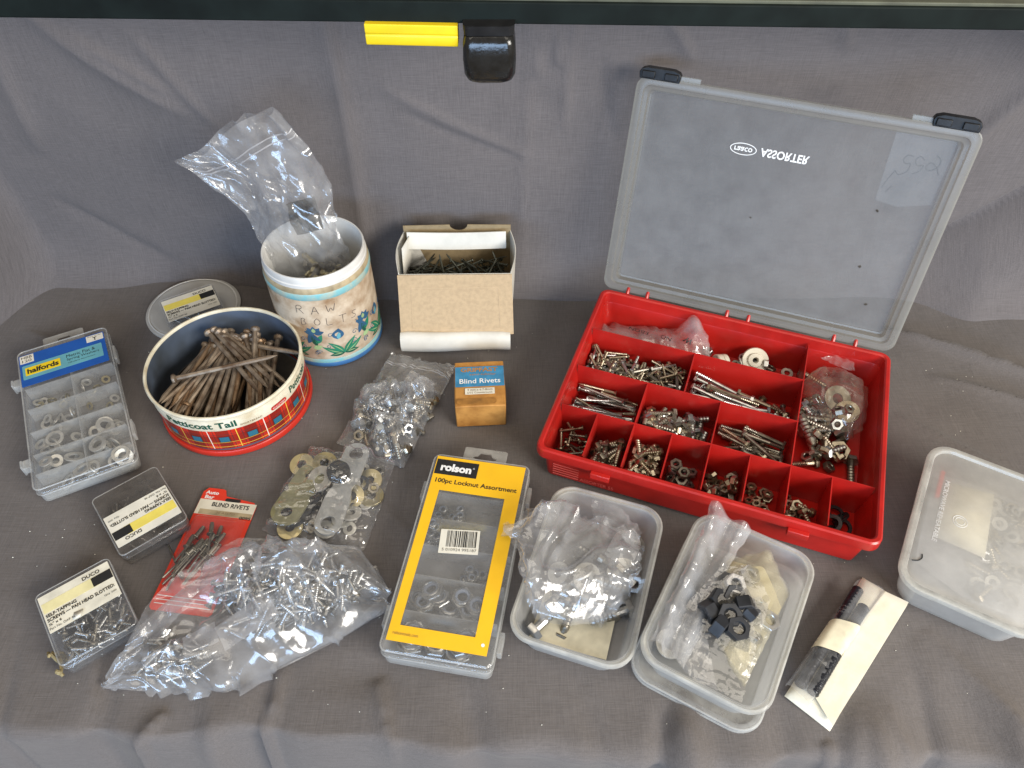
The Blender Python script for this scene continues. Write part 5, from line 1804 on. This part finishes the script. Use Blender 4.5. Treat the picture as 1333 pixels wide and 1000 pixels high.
def build_bracket_bag():
    ox, oy, rz = -190, 445, -10
    t = thing('bracket_bag', 'clear bag holding flat metal brackets and black rubber washers', 'bag', ox, oy, 0, rz)
    F = frame(ox, oy, 0, rz)
    p = Pile(-54, 54, -52, 54, 1.5)
    rg = random.Random(7)
    for k in range(46):
        key = rg.choice(['rubber_24', 'ring_black', 'brass_26', 'washer_22', 'ring_black', 'nut_7', 'black_nut', 'dark_pan_20', 'washer_14'])
        a = rg.uniform(0, 6.28)
        c, pt = p.lay(rg.uniform(-40, 46), rg.uniform(-44, 40), a, ME[key][1] * 0.8, max(ME[key][2], 2), 0.5)
        c = (c[0], c[1], min(c[2], rg.uniform(4, 9)))
        if True:
            put(key, 'loose_fitting', F, c, (rg.gauss(0, 0.2), pt * 0.3, a), 'dark washer or nut under the brackets in the clear bag', 'washer', 'small fittings in the bracket bag')
    br = bracket_mb(112, 27, 15, 2.6, 0).build('flat_bracket', 'zinc_sheet')
    br.matrix_world = F @ Matrix.Translation(Vector((14, 4, 17)) * MM) @ Euler((0.05, -0.03, R(88))).to_matrix().to_4x4()
    tag(br, 'bright silver flat bracket with two holes in the clear bag', 'bracket')
    b2 = bracket_mb(80, 31, 12, 2.8, 0).build('flat_bracket', 'olive_zinc')
    b2.matrix_world = F @ Matrix.Translation(Vector((-30, -8, 12)) * MM) @ Euler((0.06, 0.05, R(80))).to_matrix().to_4x4()
    tag(b2, 'yellowish flat bracket beside the silver one in the clear bag', 'bracket')
    put('rubber_24', 'rubber_washer', F, (6, 18, 24), (0.15, 0.1, 0), 'black rubber washer lying on the silver bracket in the clear bag', 'washer', None)
    put('brass_26', 'brass_washer', F, (-16, 33, 14), (0.1, 0.1, 0), 'round brass coloured washer near the seal of the bracket bag', 'washer', None)
    put('brass_26', 'brass_washer', F, (-40, 28, 12), (0.2, 0, 0), 'brass coloured washer in the corner of the bracket bag', 'washer', None)
    put('washer_30', 'steel_washer', F, (-14, 12, 15), (0.2, -0.3, 0), 'steel washer standing between the two brackets in the clear bag', 'washer', None)
    fl = Pile(-54, 54, -52, 54, 1.5)
    fl.h = p.h.copy()
    i0, j0 = fl.at(np.array([0.0]), np.array([-46.0]))
    X, Y = np.meshgrid(np.arange(fl.h.shape[0]) * fl.c - 54, np.arange(fl.h.shape[1]) * fl.c - 52, indexing='ij')
    fl.h = np.maximum(fl.h, np.where((np.abs(X - 14) < 15) & (np.abs(Y - 4) < 58), 21, 0))
    fl.h = np.maximum(fl.h, np.where((np.abs(X + 32) < 17) & (np.abs(Y + 8) < 48), 16, 0))
    fl.h = np.maximum(fl.h, np.where(np.hypot(X - 6, Y - 18) < 13, 29, 0))
    P, B = bag_sheets([(-44, 60), (0, 58), (54, 58)], [(-56, -50), (0, -52), (52, -54)], 72, 72, 14, fl.floor(4, 0.9), 12, 0.025, 0.8, (8, 8), ridges=[(5, 10, 40, 60), (4, 8, 26, 150), (4, 9, 30, 10)])
    film_obj('film', [P, B], 'film_clear', t)
    MB().tube([tuple(q) for q in P[1:-1, 3]], 0.6, 5).build('seal_strip', 'film_pink', t)


solid('zinc_sheet', (0.60, 0.61, 0.60), 0.36, 0.75, var=0.14, scale=160)
solid('olive_zinc', (0.38, 0.36, 0.20), 0.42, 0.7, var=0.25, scale=60)
film('film_pink', 0.35, rough=0.2, crinkle=0.1, hz_col=(0.55, 0.40, 0.42))
build_bracket_bag()


def build_screw_bag():
    ox, oy = -240, 315
    t = thing('screw_bag', 'large crumpled clear bag of bright screws in front of the red blister card', 'bag', ox, oy, 0, 0)
    F = frame(ox, oy)
    rg = random.Random(19)
    p = Pile(-118, 122, -70, 74, 1.5)
    for k in range(290):
        s = rg.betavariate(1.7, 1.6)
        x = -40 + 152 * s
        yc = 18 - 0.10 * x
        y = rg.gauss(yc, 17)
        if y > 52 - 0.35 * max(0, x - 60) or y < -44 + 0.72 * max(0, x - 10):
            continue
        key = rg.choice(['wood_30', 'wood_24', 'wood_24', 'wood_30', 'pan_22'])
        a = rg.uniform(0, 6.28)
        c, pt = p.lay(x, y, a, ME[key][1], ME[key][2], 0.35)
        c = (c[0], c[1], min(c[2], rg.uniform(10, 24)))
        put(key, 'bright_screw', F, c, (rg.uniform(0, 6), pt * 0.5, a), 'bright crosshead screw heaped in the large clear bag', 'screw', 'screws in the large clear bag')
    for k in range(40):
        x, y = rg.uniform(-86, -28), rg.uniform(-60, -24)
        key = rg.choice(['wood_30', 'wood_24', 'pan_22'])
        a = rg.gauss(0.1, 0.8)
        c, pt = p.lay(x, y, a, ME[key][1], ME[key][2], 0.35)
        c = (c[0], c[1], min(c[2], rg.uniform(6, 14)))
        put(key, 'bright_screw', F, c, (0, pt * 0.5, a), 'bright screw in the slack pointed end of the large clear bag', 'screw', 'screws in the slack end of the bag')
    for k, (x, y, a, w, h_) in enumerate(((-38, -32, 25, 30, 20), (2, -18, 35, 52, 26))):
        G = patch([(-w / 2, h_ / 2), (w / 2, h_ / 2)], [(-w / 2, -h_ / 2), (w / 2, -h_ / 2)], 16, 12)
        Q = crumple(G, 0.03, 30, k, 0.05, pin_edges=False, seed_amp=1.2)
        c, s = math.cos(R(a)), math.sin(R(a))
        Q = np.stack([x + Q[..., 0] * c - Q[..., 1] * s, y + Q[..., 0] * s + Q[..., 1] * c, 22 + 8 * k + Q[..., 2] + 0.2 * Q[..., 0]], -1)
        o = film_obj('paper_slip', [Q], 'film_white', None)
        o.location = (ox * MM, oy * MM, 0)
        tag(o, ['small white paper slip in the slack end of the large clear bag', 'milky inner bag lying across the middle of the large clear bag'][k], 'slip')
    top = [(-118, -64), (-92, -6), (-60, 30), (-34, 66), (20, 74), (90, 66), (122, 24)]
    bot = [(-122, -66), (-66, -72), (-10, -72), (35, -50), (78, -26), (112, 0), (122, 10)]
    n, m = 140, 92
    G = patch(top, bot, n, m, 2.0, 4)
    hgt = np.interp(np.linspace(0, 1, n), [0, 0.12, 0.3, 0.5, 0.65, 0.85, 1], [0, 18, 30, 36, 33, 26, 4])[:, None]
    v = np.linspace(-1, 1, m)[None]
    D = np.clip(1 - np.abs(v) ** 2.6, 0, 1) ** 0.6
    Gt = G.copy()
    Gt[..., 2] = 1.2 + hgt * D
    fl = p.floor(8, 2.0)
    ed = np.clip(np.minimum((1 - np.abs(v)) * 12, 1) + 0 * hgt, 0, 1)
    f = lambda X, Y: 1.0 + (np.maximum(fl(X, Y), 1.0) - 1.0) * ed
    P = crumple(Gt, 0.03, 110, 77, 0.03, f, pin_edges=False, seed_amp=1.0, cells=(13, 8), bend=0.15, ridges=[(15, 26, 150, 12), (10, 17, 90, 38), (8, 15, 70, -22), (1.6, 11, 80, 45)])
    P[..., 2] = np.maximum(P[..., 2], 0.9)
    B = G.copy()
    B[..., 2] = 0.8
    B[0], B[-1], B[:, 0], B[:, -1] = P[0], P[-1], P[:, 0], P[:, -1]
    film_obj('film', [P, B], 'film_bag', t)
    # a second, looser fold of the mouth
    G2 = patch([(-112, -50), (-84, 0), (-50, 34), (-24, 66)], [(-96, -58), (-60, -20), (-20, 20), (16, 62)], 46, 18)
    u = np.linspace(0, 1, 46)[:, None]
    G2[..., 2] = 10 + 34 * np.sin(math.pi * u * 0.8) + 0 * G2[..., 2]
    film_obj('folded_mouth', [crumple(G2, 0.05, 90, 14, 0.03, pin_edges=False, seed_amp=1.5, ridges=[(10, 12, 60, 5), (7, 9, 30, 50)])], 'film_bag', t)


build_screw_bag()


# ------------------------------------------------------------------ takeaway tubs
def tub(name, label, x, y, rz, z0, w, d, h):
    t = thing(name, label, 'tub', x, y, z0, rz)
    r = 20
    MB().loft([rrect(w - 26, d - 26, r - 4, 0.5, 8), rrect(w - 21, d - 21, r - 2, 2.2, 8), rrect(w - 10, d - 10, r, h - 6, 8), rrect(w - 9, d - 9, r, h - 1, 8), rrect(w - 11, d - 11, r - 1, h - 1, 8), rrect(w - 12, d - 12, r - 1, h - 6, 8), rrect(w - 23, d - 23, r - 3, 3.4, 8), rrect(w - 28, d - 28, r - 6, 2.2, 8)]).build('wall', 'tub_wall', t)
    MB().loft([rrect(w - 9, d - 9, r, h - 5, 8), rrect(w - 1, d - 1, r + 2, h - 5.5, 8), rrect(w, d, r + 2.5, h - 3, 8), rrect(w - 1, d - 1, r + 2, h - 0.4, 8), rrect(w - 4, d - 4, r + 1, h + 0.4, 8), rrect(w - 6, d - 6, r, h - 1.4, 8), rrect(w - 9, d - 9, r, h - 1.8, 8), rrect(w - 9, d - 9, r, h - 5, 8)], False, False).build('rim', 'tub_rim', t)
    return t


def build_tub_one():
    x, y, rz = 71, 341, -18.5
    t = tub('plastic_tub', 'open milky plastic tub holding large washers and a crumpled bag', x, y, rz, 0, 112, 168, 40)
    F = frame(x, y, 0, rz)
    rg = random.Random(61)
    o = MB().add([(-38, -66, 5), (34, -64, 6), (33, -24, 9), (-36, -10, 9)], [(0, 1, 2, 3)]).build('paper_slip', 'stained_paper', smooth=0, solidify=0.4)
    o.matrix_world = F
    tag(o, 'cream paper slip in the bottom of the open tub under the crumpled bag', 'paper')
    o = MB().add([(-44, -64, 4.5), (-40, -70, 10), (36, -70, 10), (38, -64, 4.5)], [(0, 1, 2, 3)]).build('plastic_strip', 'film_white', smooth=0, solidify=0.6)
    o.matrix_world = F
    tag(o, 'clear plastic strip along the near wall of the open tub of washers', 'strip')
    b2 = bracket_mb(66, 28, 12, 2.4, 0).build('flat_bracket', 'zinc_sheet')
    b2.matrix_world = F @ Matrix.Translation(Vector((22, 38, 6)) * MM) @ Euler((0, 0.02, R(80))).to_matrix().to_4x4()
    tag(b2, 'dull flat bracket with round end in the far corner of the washer tub', 'bracket')
    for key, px, py, pz, rot, lab in (('washer_30', 29, 17, 17, (0.45, 0.2, 0), 'large pale washer leaning in the washer tub beside the crumpled bag'),
                                      ('washer_30', 2, -10, 19, (0.4, -0.3, 0), 'large dull washer under the film in the washer tub'),
                                      ('zinc_nut_9', 41, 14, 12, (0.9, 0.1, 0.2), 'hex nut against the side wall of the washer tub'),
                                      ('bolt_m10_42', 28, -26, 16, (0, -0.1, R(40 + 180)), 'bright bolt with its head up under the film in the washer tub'),
                                      ('bolt_m10_42', -26, -46, 14, (0, -0.1, R(60)), 'bolt lying on the cream paper in the washer tub'),
                                      ('bolt_m8_38', -8, -42, 14, (0, -0.9, R(80)), 'bolt standing on end in the washer tub')):
        put(key, 'tub_fitting', F, (px, py, pz), rot, lab, lab.split(' ')[1] if 'bolt' not in lab else 'bolt', None)['category'] = 'bolt' if 'bolt' in lab else ('nut' if 'nut' in lab else 'washer')
    p = Pile(-44, 46, -40, 60, 6)
    for k in range(22):
        key = rg.choice(['washer_26', 'washer_22', 'bolt_m8_26', 'nut_7', 'bolt_m8_38', 'stud_40'])
        a = rg.uniform(0, 6.28)
        c, pt = p.lay(rg.uniform(-30, 34), rg.uniform(-28, 36), a, ME[key][1] * 0.9, max(2, ME[key][2]), 0.4)
        c = (c[0], c[1], min(c[2], rg.uniform(16, 30)))
        if True:
            put(key, 'tub_fitting', F, c, (rg.gauss(0, 0.5), pt, a), 'bolt, nut or washer heaped inside the crumpled bag in the washer tub', 'fitting', 'fittings in the washer tub')
    b = thing('crumpled_bag', 'crumpled clear bag spilling over the edge of the washer tub', 'bag', x, y, 0, rz)
    top = [(-82, 14), (-64, 44), (-34, 60), (0, 62), (26, 58), (42, 46)]
    bot = [(-70, 4), (-56, -28), (-36, -56), (-10, -54), (22, -38), (40, -8)]
    n, m = 96, 84
    G = patch(top, bot, n, m, 1.5, 3)
    u = np.linspace(-1, 1, n)[:, None]
    v = np.linspace(-1, 1, m)[None]
    D = np.clip(1 - np.abs(v) ** 3, 0, 1) ** 0.5 * np.clip(1 - np.abs(u) ** 5, 0, 1) ** 0.4
    G[..., 2] = 18 + 22 * np.exp(-((u + 0.45) / 0.5) ** 2) + (24 + 8 * np.sin(2.5 * u + 2 * v)) * D - 8 * (u > 0.3) * (u - 0.3) * 1.4
    rimz = lambda X, Y: np.where((np.abs(X) > 44), 42.5, 10.0)
    P = crumple(G, 0.05, 120, 88, 0.03, lambda X, Y: np.maximum(rimz(X, Y), p.floor(2, 1)(X, Y)), pin_edges=False, seed_amp=1.2, cells=(11, 9), bend=0.12, ridges=[(18, 24, 100, 35), (12, 16, 70, 95), (10, 15, 60, -25), (2.0, 12, 70, 55)])
    G2 = G.copy()
    G2[..., 2] = G[..., 2] * 0.55 + 10
    Q = crumple(G2, 0.04, 80, 99, 0.03, lambda X, Y: np.where(np.abs(X) > 44, 41.5, 8.0), pin_edges=False, seed_amp=3, cells=(8, 7))
    film_obj('film', [P, Q], 'film_bag', b)
    G = patch([(-16, 72), (12, 70), (38, 62)], [(-8, 50), (14, 44), (36, 40)], 26, 18)
    G[..., 2] = 40 + 6 * np.sin(np.linspace(0, 5, 26))[:, None]
    film_obj('torn_corner', [crumple(G, 0.08, 90, 6, 0.03, pin_edges=False, seed_amp=1.5, ridges=[(9, 9, 30, 30), (8, 8, 22, 110)])], 'film_bag', b)


build_tub_one()


def build_tub_two():
    x, y, rz = 191, 301, -29.5
    l = thing('ridged_cover', 'clear ridged tub lid lying under the tub of black nuts', 'lid', 191, 303, 1.4, -29.5)
    MB().loft([rrect(114, 166, 20, 0.5, 8), rrect(118, 170, 23, 1.5, 8), rrect(118, 170, 23, 6.5, 8), rrect(114, 166, 21, 7.5, 8), rrect(108, 160, 18, 7, 8), rrect(106, 158, 17, 4, 8), rrect(98, 150, 15, 3.6, 8)]).build('panel', 'box_edge', l)
    q = [tuple(p) for p in rrect(117, 169, 22, 7, 8)]
    MB().tube(q + q[:1], 0.9, 6).build('ridge', 'box_edge', l)
    q = [tuple(p) for p in rrect(118, 170, 23, 2, 8)]
    MB().tube(q + q[:1], 0.9, 6).build('ridge', 'box_edge', l)
    z0 = 9.4
    t = tub('plastic_tub', 'open milky plastic tub of black nuts standing on a clear lid', x, y, rz, z0, 115, 166, 40)
    F = frame(x, y, z0, rz)

    def sheet(name, label, cat, top, bot, n, m, zf, mat, seed, ex=0.05, amp=1.4, double=None, par=None, cells=None):
        b = par or thing(name, label, cat, x, y, z0, rz)
        G = patch(top, bot, n, m, 0.6, seed)
        u = np.linspace(0, 1, n)[:, None]
        v = np.linspace(0, 1, m)[None]
        G[..., 2] = zf(u, v)
        P = crumple(G, ex * 0.5, 90, seed, 0.03, lambda X, Y: X * 0 + 4.0, pin_edges=False, seed_amp=amp * 0.6, cells=cells, ridges=[(3.2, 16, 70, 80), (2.6, 14, 50, 20), (2.2, 11, 40, 130)])
        S = [P] if not double else [P, P + np.array([0, 0, -double])]
        film_obj('film', S, mat, b)
        return b, P
    o = thing('paper_sheet', 'cream paper sheet folded under the bags in the nut tub', 'paper', x, y, z0, rz)
    G = patch([(-12, 58), (18, 64), (42, 34)], [(-14, 0), (10, -30), (30, -44)], 20, 20)
    G[..., 2] = 14 + 5 * np.sin(np.linspace(0, 3, 20))[None]
    film_obj('sheet', [crumple(G, 0.02, 40, 4, 0.05, pin_edges=False, seed_amp=1.2)], 'stained_paper', o)
    sheet('long_flat_bag', 'long clear bag standing up along the wall of the nut tub', 'bag', [(-50, 80), (-46, 20), (-48, -66)], [(-8, 78), (-14, 20), (-16, -68)], 56, 30, lambda u, v: 30 + 16 * (1 - v) + 14 * (1 - u) ** 2 + 6 * np.sin(3 * math.pi * v), 'film_milky', 21, 0.05, 1.4, 3, cells=(8, 5))
    b, P = sheet('paper_bag', 'clear bag with pale paper and bright nuts in the far half of the nut tub', 'bag', [(-16, 46), (14, 70), (42, 40)], [(-2, -30), (18, -50), (34, -58)], 46, 46, lambda u, v: 30 + 8 * np.sin(math.pi * u) + 6 * np.sin(math.pi * v), 'film_warm', 33, 0.07, 2.0, 4, cells=(8, 8))
    G = patch([(-8, 40), (14, 60), (34, 36)], [(0, -6), (16, -30), (28, -40)], 16, 16)
    G[..., 2] = 27
    film_obj('inner_paper', [G], 'cream_card', b)
    for k, (a, c, s) in enumerate(((6, 38, 'zinc_nut_9'), (34, 4, 'zinc_nut_9'), (22, 12, 'zinc_nut_9'), (28, -16, 'nut_7'))):
        put(s, 'bright_nut', F, (a, c, 35), (0.2 * k, 0.1, k), ['bright nut at the top of the paper bag in the nut tub', 'bright nut at the side of the paper bag in the nut tub', 'bright nut in the middle of the paper bag in the nut tub', 'small dull nut at the foot of the paper bag in the nut tub'][k], 'nut', None)
    rg = random.Random(71)
    p = Pile(-24, 30, -40, 22, 18)
    nuts = [(-14, 8, 24), (6, 16, 26), (20, 8, 25), (-16, -10, 24), (0, -2, 30), (14, -8, 27), (-8, -22, 25), (8, -22, 28), (22, -18, 24), (0, 8, 38), (-10, -2, 37), (10, 2, 40), (2, -12, 40), (16, -2, 36), (-2, -24, 36), (12, -20, 38), (-14, -16, 35)]
    for k, (a, b, c) in enumerate(nuts):
        put('black_nut', 'black_nut', F, (a, b, c + 4), (rg.choice([0.1, 0.35, -0.3, 0.5, 1.4]) + rg.uniform(-0.2, 0.2), rg.uniform(-0.4, 0.4), rg.uniform(0, 6)), 'black hex nut in the heap at the middle of the nut tub', 'nut', 'black nuts in the tub')
    put('zinc_nut_9', 'bright_nut', F, (-3, 17, 46), (0.25, 0.15, 0.2), 'bright nut with a wide hole on top of the black nuts', 'nut', None)
    put('black_nut', 'black_nut', F, (-10, 20, 34), (0.2, 0, 0), 'black nut half hidden behind the bright nut in the nut tub', 'nut', None)
    put('washer_26', 'large_washer', F, (-34, -46, 12), (0.1, 0.2, 0), 'dark washer under the flat bag at the near end of the nut tub', 'washer', None)
    flz = p.floor(3, 1.2)
    b, P = sheet('nut_bag', 'clear bag wrapped over the black nuts in the nut tub', 'bag', [(-20, 22), (2, 34), (28, 14)], [(-42, -38), (-4, -72), (36, -70)], 44, 50, lambda u, v: 52 - 26 * v + 6 * np.sin(math.pi * u) * (1 - v), 'film_clear', 55, 0.07, 1.8, None, cells=(7, 8))
    sheet('flat_empty_bag', 'flat empty corner of a bag lying at the near end of the nut tub', 'bag', [(-46, -22), (-30, -16), (-12, -24)], [(-30, -58), (-10, -70), (16, -72)], 26, 26, lambda u, v: 24 + 2 * u + 0 * v, 'film_milky', 65, 0.03, 1.0, 1.5)


film('film_warm', 0.24, tint=(0.97, 0.95, 0.88), rough=0.15, crinkle=0.4, hz_col=(0.80, 0.76, 0.62))
build_tub_two()


def build_tub_three():
    x, y, rz = 445, 375, -30
    w, d, h = 122, 182, 42
    t = tub('plastic_tub', 'closed milky plastic tub with its lid on at the edge of the picture', x, y, rz, 0, w, d, h)
    MB().loft([rrect(w + 1, d + 1, 23, h - 3.4, 8), rrect(w + 2, d + 2, 24, h - 2, 8), rrect(w + 1, d + 1, 23, h + 1.5, 8), rrect(w - 3, d - 3, 21, h + 2.4, 8), rrect(w - 10, d - 10, 18, h + 2.2, 8), rrect(w - 13, d - 13, 17, h - 0.4, 8)], False, False).build('lid_rim', 'tub_rim', t)
    ld = MB().loft([rrect(w - 13, d - 13, 17, h - 0.6, 8), rrect(w - 14, d - 14, 17, h - 0.2, 8)], False, True).build('lid', 'tub_lid', t)
    text(ld, 'MICROWAVE REHEATABLE', -38, 8, h + 0.2, 78, 4.6, 'emboss_print', rot=-90, bold=0.02)
    MB().tube([tuple(p) for p in curve_pts([(-52, -62, h + 0.4), (-47, -60, h + 0.4), (-44, -55, h + 0.4), (-45, -51, h + 0.4)], 12)], 0.6, 5).build('dark_hair', 'ink', ld)
    mb = MB()
    for r_ in (6.5, 4.2):
        mb.tube([(-20 + r_ * math.cos(a), 4 + r_ * math.sin(a), h) for a in np.linspace(0, 6.28, 24)], 0.35, 4)
    mb.build('moulded_mark', 'emboss_print', ld)
    F = frame(x, y, 0, rz)
    o = MB().add([(-37, 52, 35), (6, 58, 36), (8, -22, 36), (-35, -20, 35), (-16, 18, 39.5)], [(0, 1, 4), (1, 2, 4), (2, 3, 4), (3, 0, 4)]).build('card_packet', 'stained_paper', smooth=60, solidify=0.6)
    o.matrix_world = F
    tag(o, 'tan card packet seen through the lid of the closed tub', 'packet')
    o = MB().box(-44, -40, 30, 66, 30, 34).build('red_strip', 'card_red', bevel=0.5)
    o.matrix_world = F
    tag(o, 'thin red strip seen through the corner of the closed tub', 'strip')
    b = thing('bag_in_tub', 'crumpled milky bag seen through the lid of the closed tub', 'bag', x, y, 0, rz)
    G = patch([(-46, 66), (0, 70), (46, 66)], [(-46, -50), (0, -66), (46, -64)], 30, 40)
    G[..., 2] = 27
    film_obj('film', [crumple(G, 0.06, 80, 3, 0.03, lambda X, Y: X * 0 + 10, pin_edges=False, seed_amp=2.5)], 'film_white', b)
    rg = random.Random(81)
    p = Pile(-10, 46, -66, 66, 22)
    for k in range(70):
        key = rg.choice(['washer_14', 'nut_7', 'washer_19', 'nut_6z', 'bolt_m6_22', 'ring_black', 'washer_14'])
        a = rg.uniform(0, 6.28)
        c, pt = p.lay(rg.uniform(4, 46), rg.uniform(-60, 60), a, ME[key][1] * 0.8, max(2, ME[key][2]), 0.35)
        c = (c[0], c[1], min(c[2], rg.uniform(28, 37)))
        if True:
            put(key, 'tub_fitting', F, c, (rg.gauss(0, 0.4), pt * 0.5, a), 'washer or nut seen through the lid of the closed tub', 'fitting', 'fittings in the closed tub')


build_tub_three()


# ------------------------------------------------------------------ paper packet with two black rods
def build_packet():
    x, y, rz = 304, 280, -42
    t = thing('paper_packet', 'folded cream paper packet lying at the front beside the nut tub', 'paper packet', x, y, 0, rz)
    G = patch([(-22, 76), (22, 77)], [(-23, -76), (20, -77)], 26, 60)
    u = np.linspace(-1, 1, 26)[:, None]
    v = np.linspace(-1, 1, 60)[None]
    G[..., 2] = 1.4 + 7.5 * np.clip(1 - np.abs(u) ** 4, 0, 1) ** 0.5 * np.clip(1 - np.abs(v) ** 12, 0, 1) ** 0.5
    P = crumple(G, 0.012, 60, 6, 0.05, seed_amp=1.2)
    B = G.copy()
    B[..., 2] = 1.0
    mb = MB()
    for S in (P, B):
        mb.add(S.reshape(-1, 3).tolist(), grid_faces(*S.shape[:2]))
    mb.build('wrapper', 'waxed_paper', t, smooth=60)
    G = patch([(0, 70), (21, 74)], [(-10, -60), (19, -76)], 14, 40)
    G[..., 2] = 10
    Q = crumple(G, 0.015, 50, 9, 0.05, seed_amp=1.0)
    Q[..., 2] += 0.6
    film_obj('folded_flap', [Q], 'waxed_paper', t)
    F = frame(x, y, 0, rz)
    b = thing('rod_sleeve', 'clear plastic sleeve with black rods held by a cream paper band', 'sleeve', x, y, 0, rz)
    G = patch([(-25, 62), (0, 66)], [(-27, -72), (-3, -76)], 22, 60)
    u = np.linspace(-1, 1, 22)[:, None]
    v = np.linspace(-1, 1, 60)[None]
    Gt = G.copy()
    Gt[..., 2] = 10 + 9 * np.clip(1 - u ** 4, 0, 1) ** 0.5 * (0 * v + 1)
    film_obj('film', [crumple(Gt, 0.05, 90, 15, 0.03, pin_edges=False, seed_amp=1.0)], 'film_bag', b)
    bd = Gt[:, 22:38].copy()
    bd[..., 2] += 1.4
    nb = np.linspace(-1, 1, 22)[:, None]
    bd[..., 1] += 5 * nb
    film_obj('paper_band', [bd], 'stained_paper', b)
    for k, (px, ln, cy_) in enumerate(((-19, 118, -6), (-7.5, 104, -12))):
        o = MB().lathe([(4.8, -ln / 2), (5.4, -ln / 2 + 0.8)] + [(5.4 - 0.35 * (i % 2), -ln / 2 + 1.5 + (ln - 3) * i / 60) for i in range(61)] + [(5.4, ln / 2 - 0.8), (4.8, ln / 2)], 14, cap0=True, cap1=True, axis='x').build('black_rod', 'rod_black')
        o.matrix_world = F @ Matrix.Translation(Vector((px, cy_, 13.5)) * MM) @ Euler((0, 0, R(91))).to_matrix().to_4x4()
        tag(o, ['longer black rod at the outer edge of the clear sleeve', 'shorter black rod against the cream paper packet'][k], 'rod')


solid('waxed_paper', (0.70, 0.66, 0.54), 0.36, var=0.08, scale=60, bumpy=0.15, col2=(0.66, 0.61, 0.47))
solid('rod_black', (0.012, 0.014, 0.02), 0.30, 0.1, var=0.3, scale=200, bumpy=0.6)
build_packet()

# crumbs and specks on the cloth
mbx = MB()
rg_ = random.Random(90)
for _ in range(150):
    a, b, s = rg_.uniform(-560, 560), rg_.uniform(215, 700), rg_.uniform(0.4, 1.0)
    mbx.add([(a, b, 0.4), (a + s * 1.6, b + s * 0.4, 0.3), (a + s * 0.5, b + s * 1.2, 0.3), (a + s * 0.6, b + s * 0.5, 0.4 + s)], [(0, 1, 3), (1, 2, 3), (2, 0, 3)])
o = mbx.build('crumbs', 'label_aged', smooth=0)
tag(o, 'tiny pale crumbs scattered over the grey tablecloth', 'crumbs', kind='stuff')
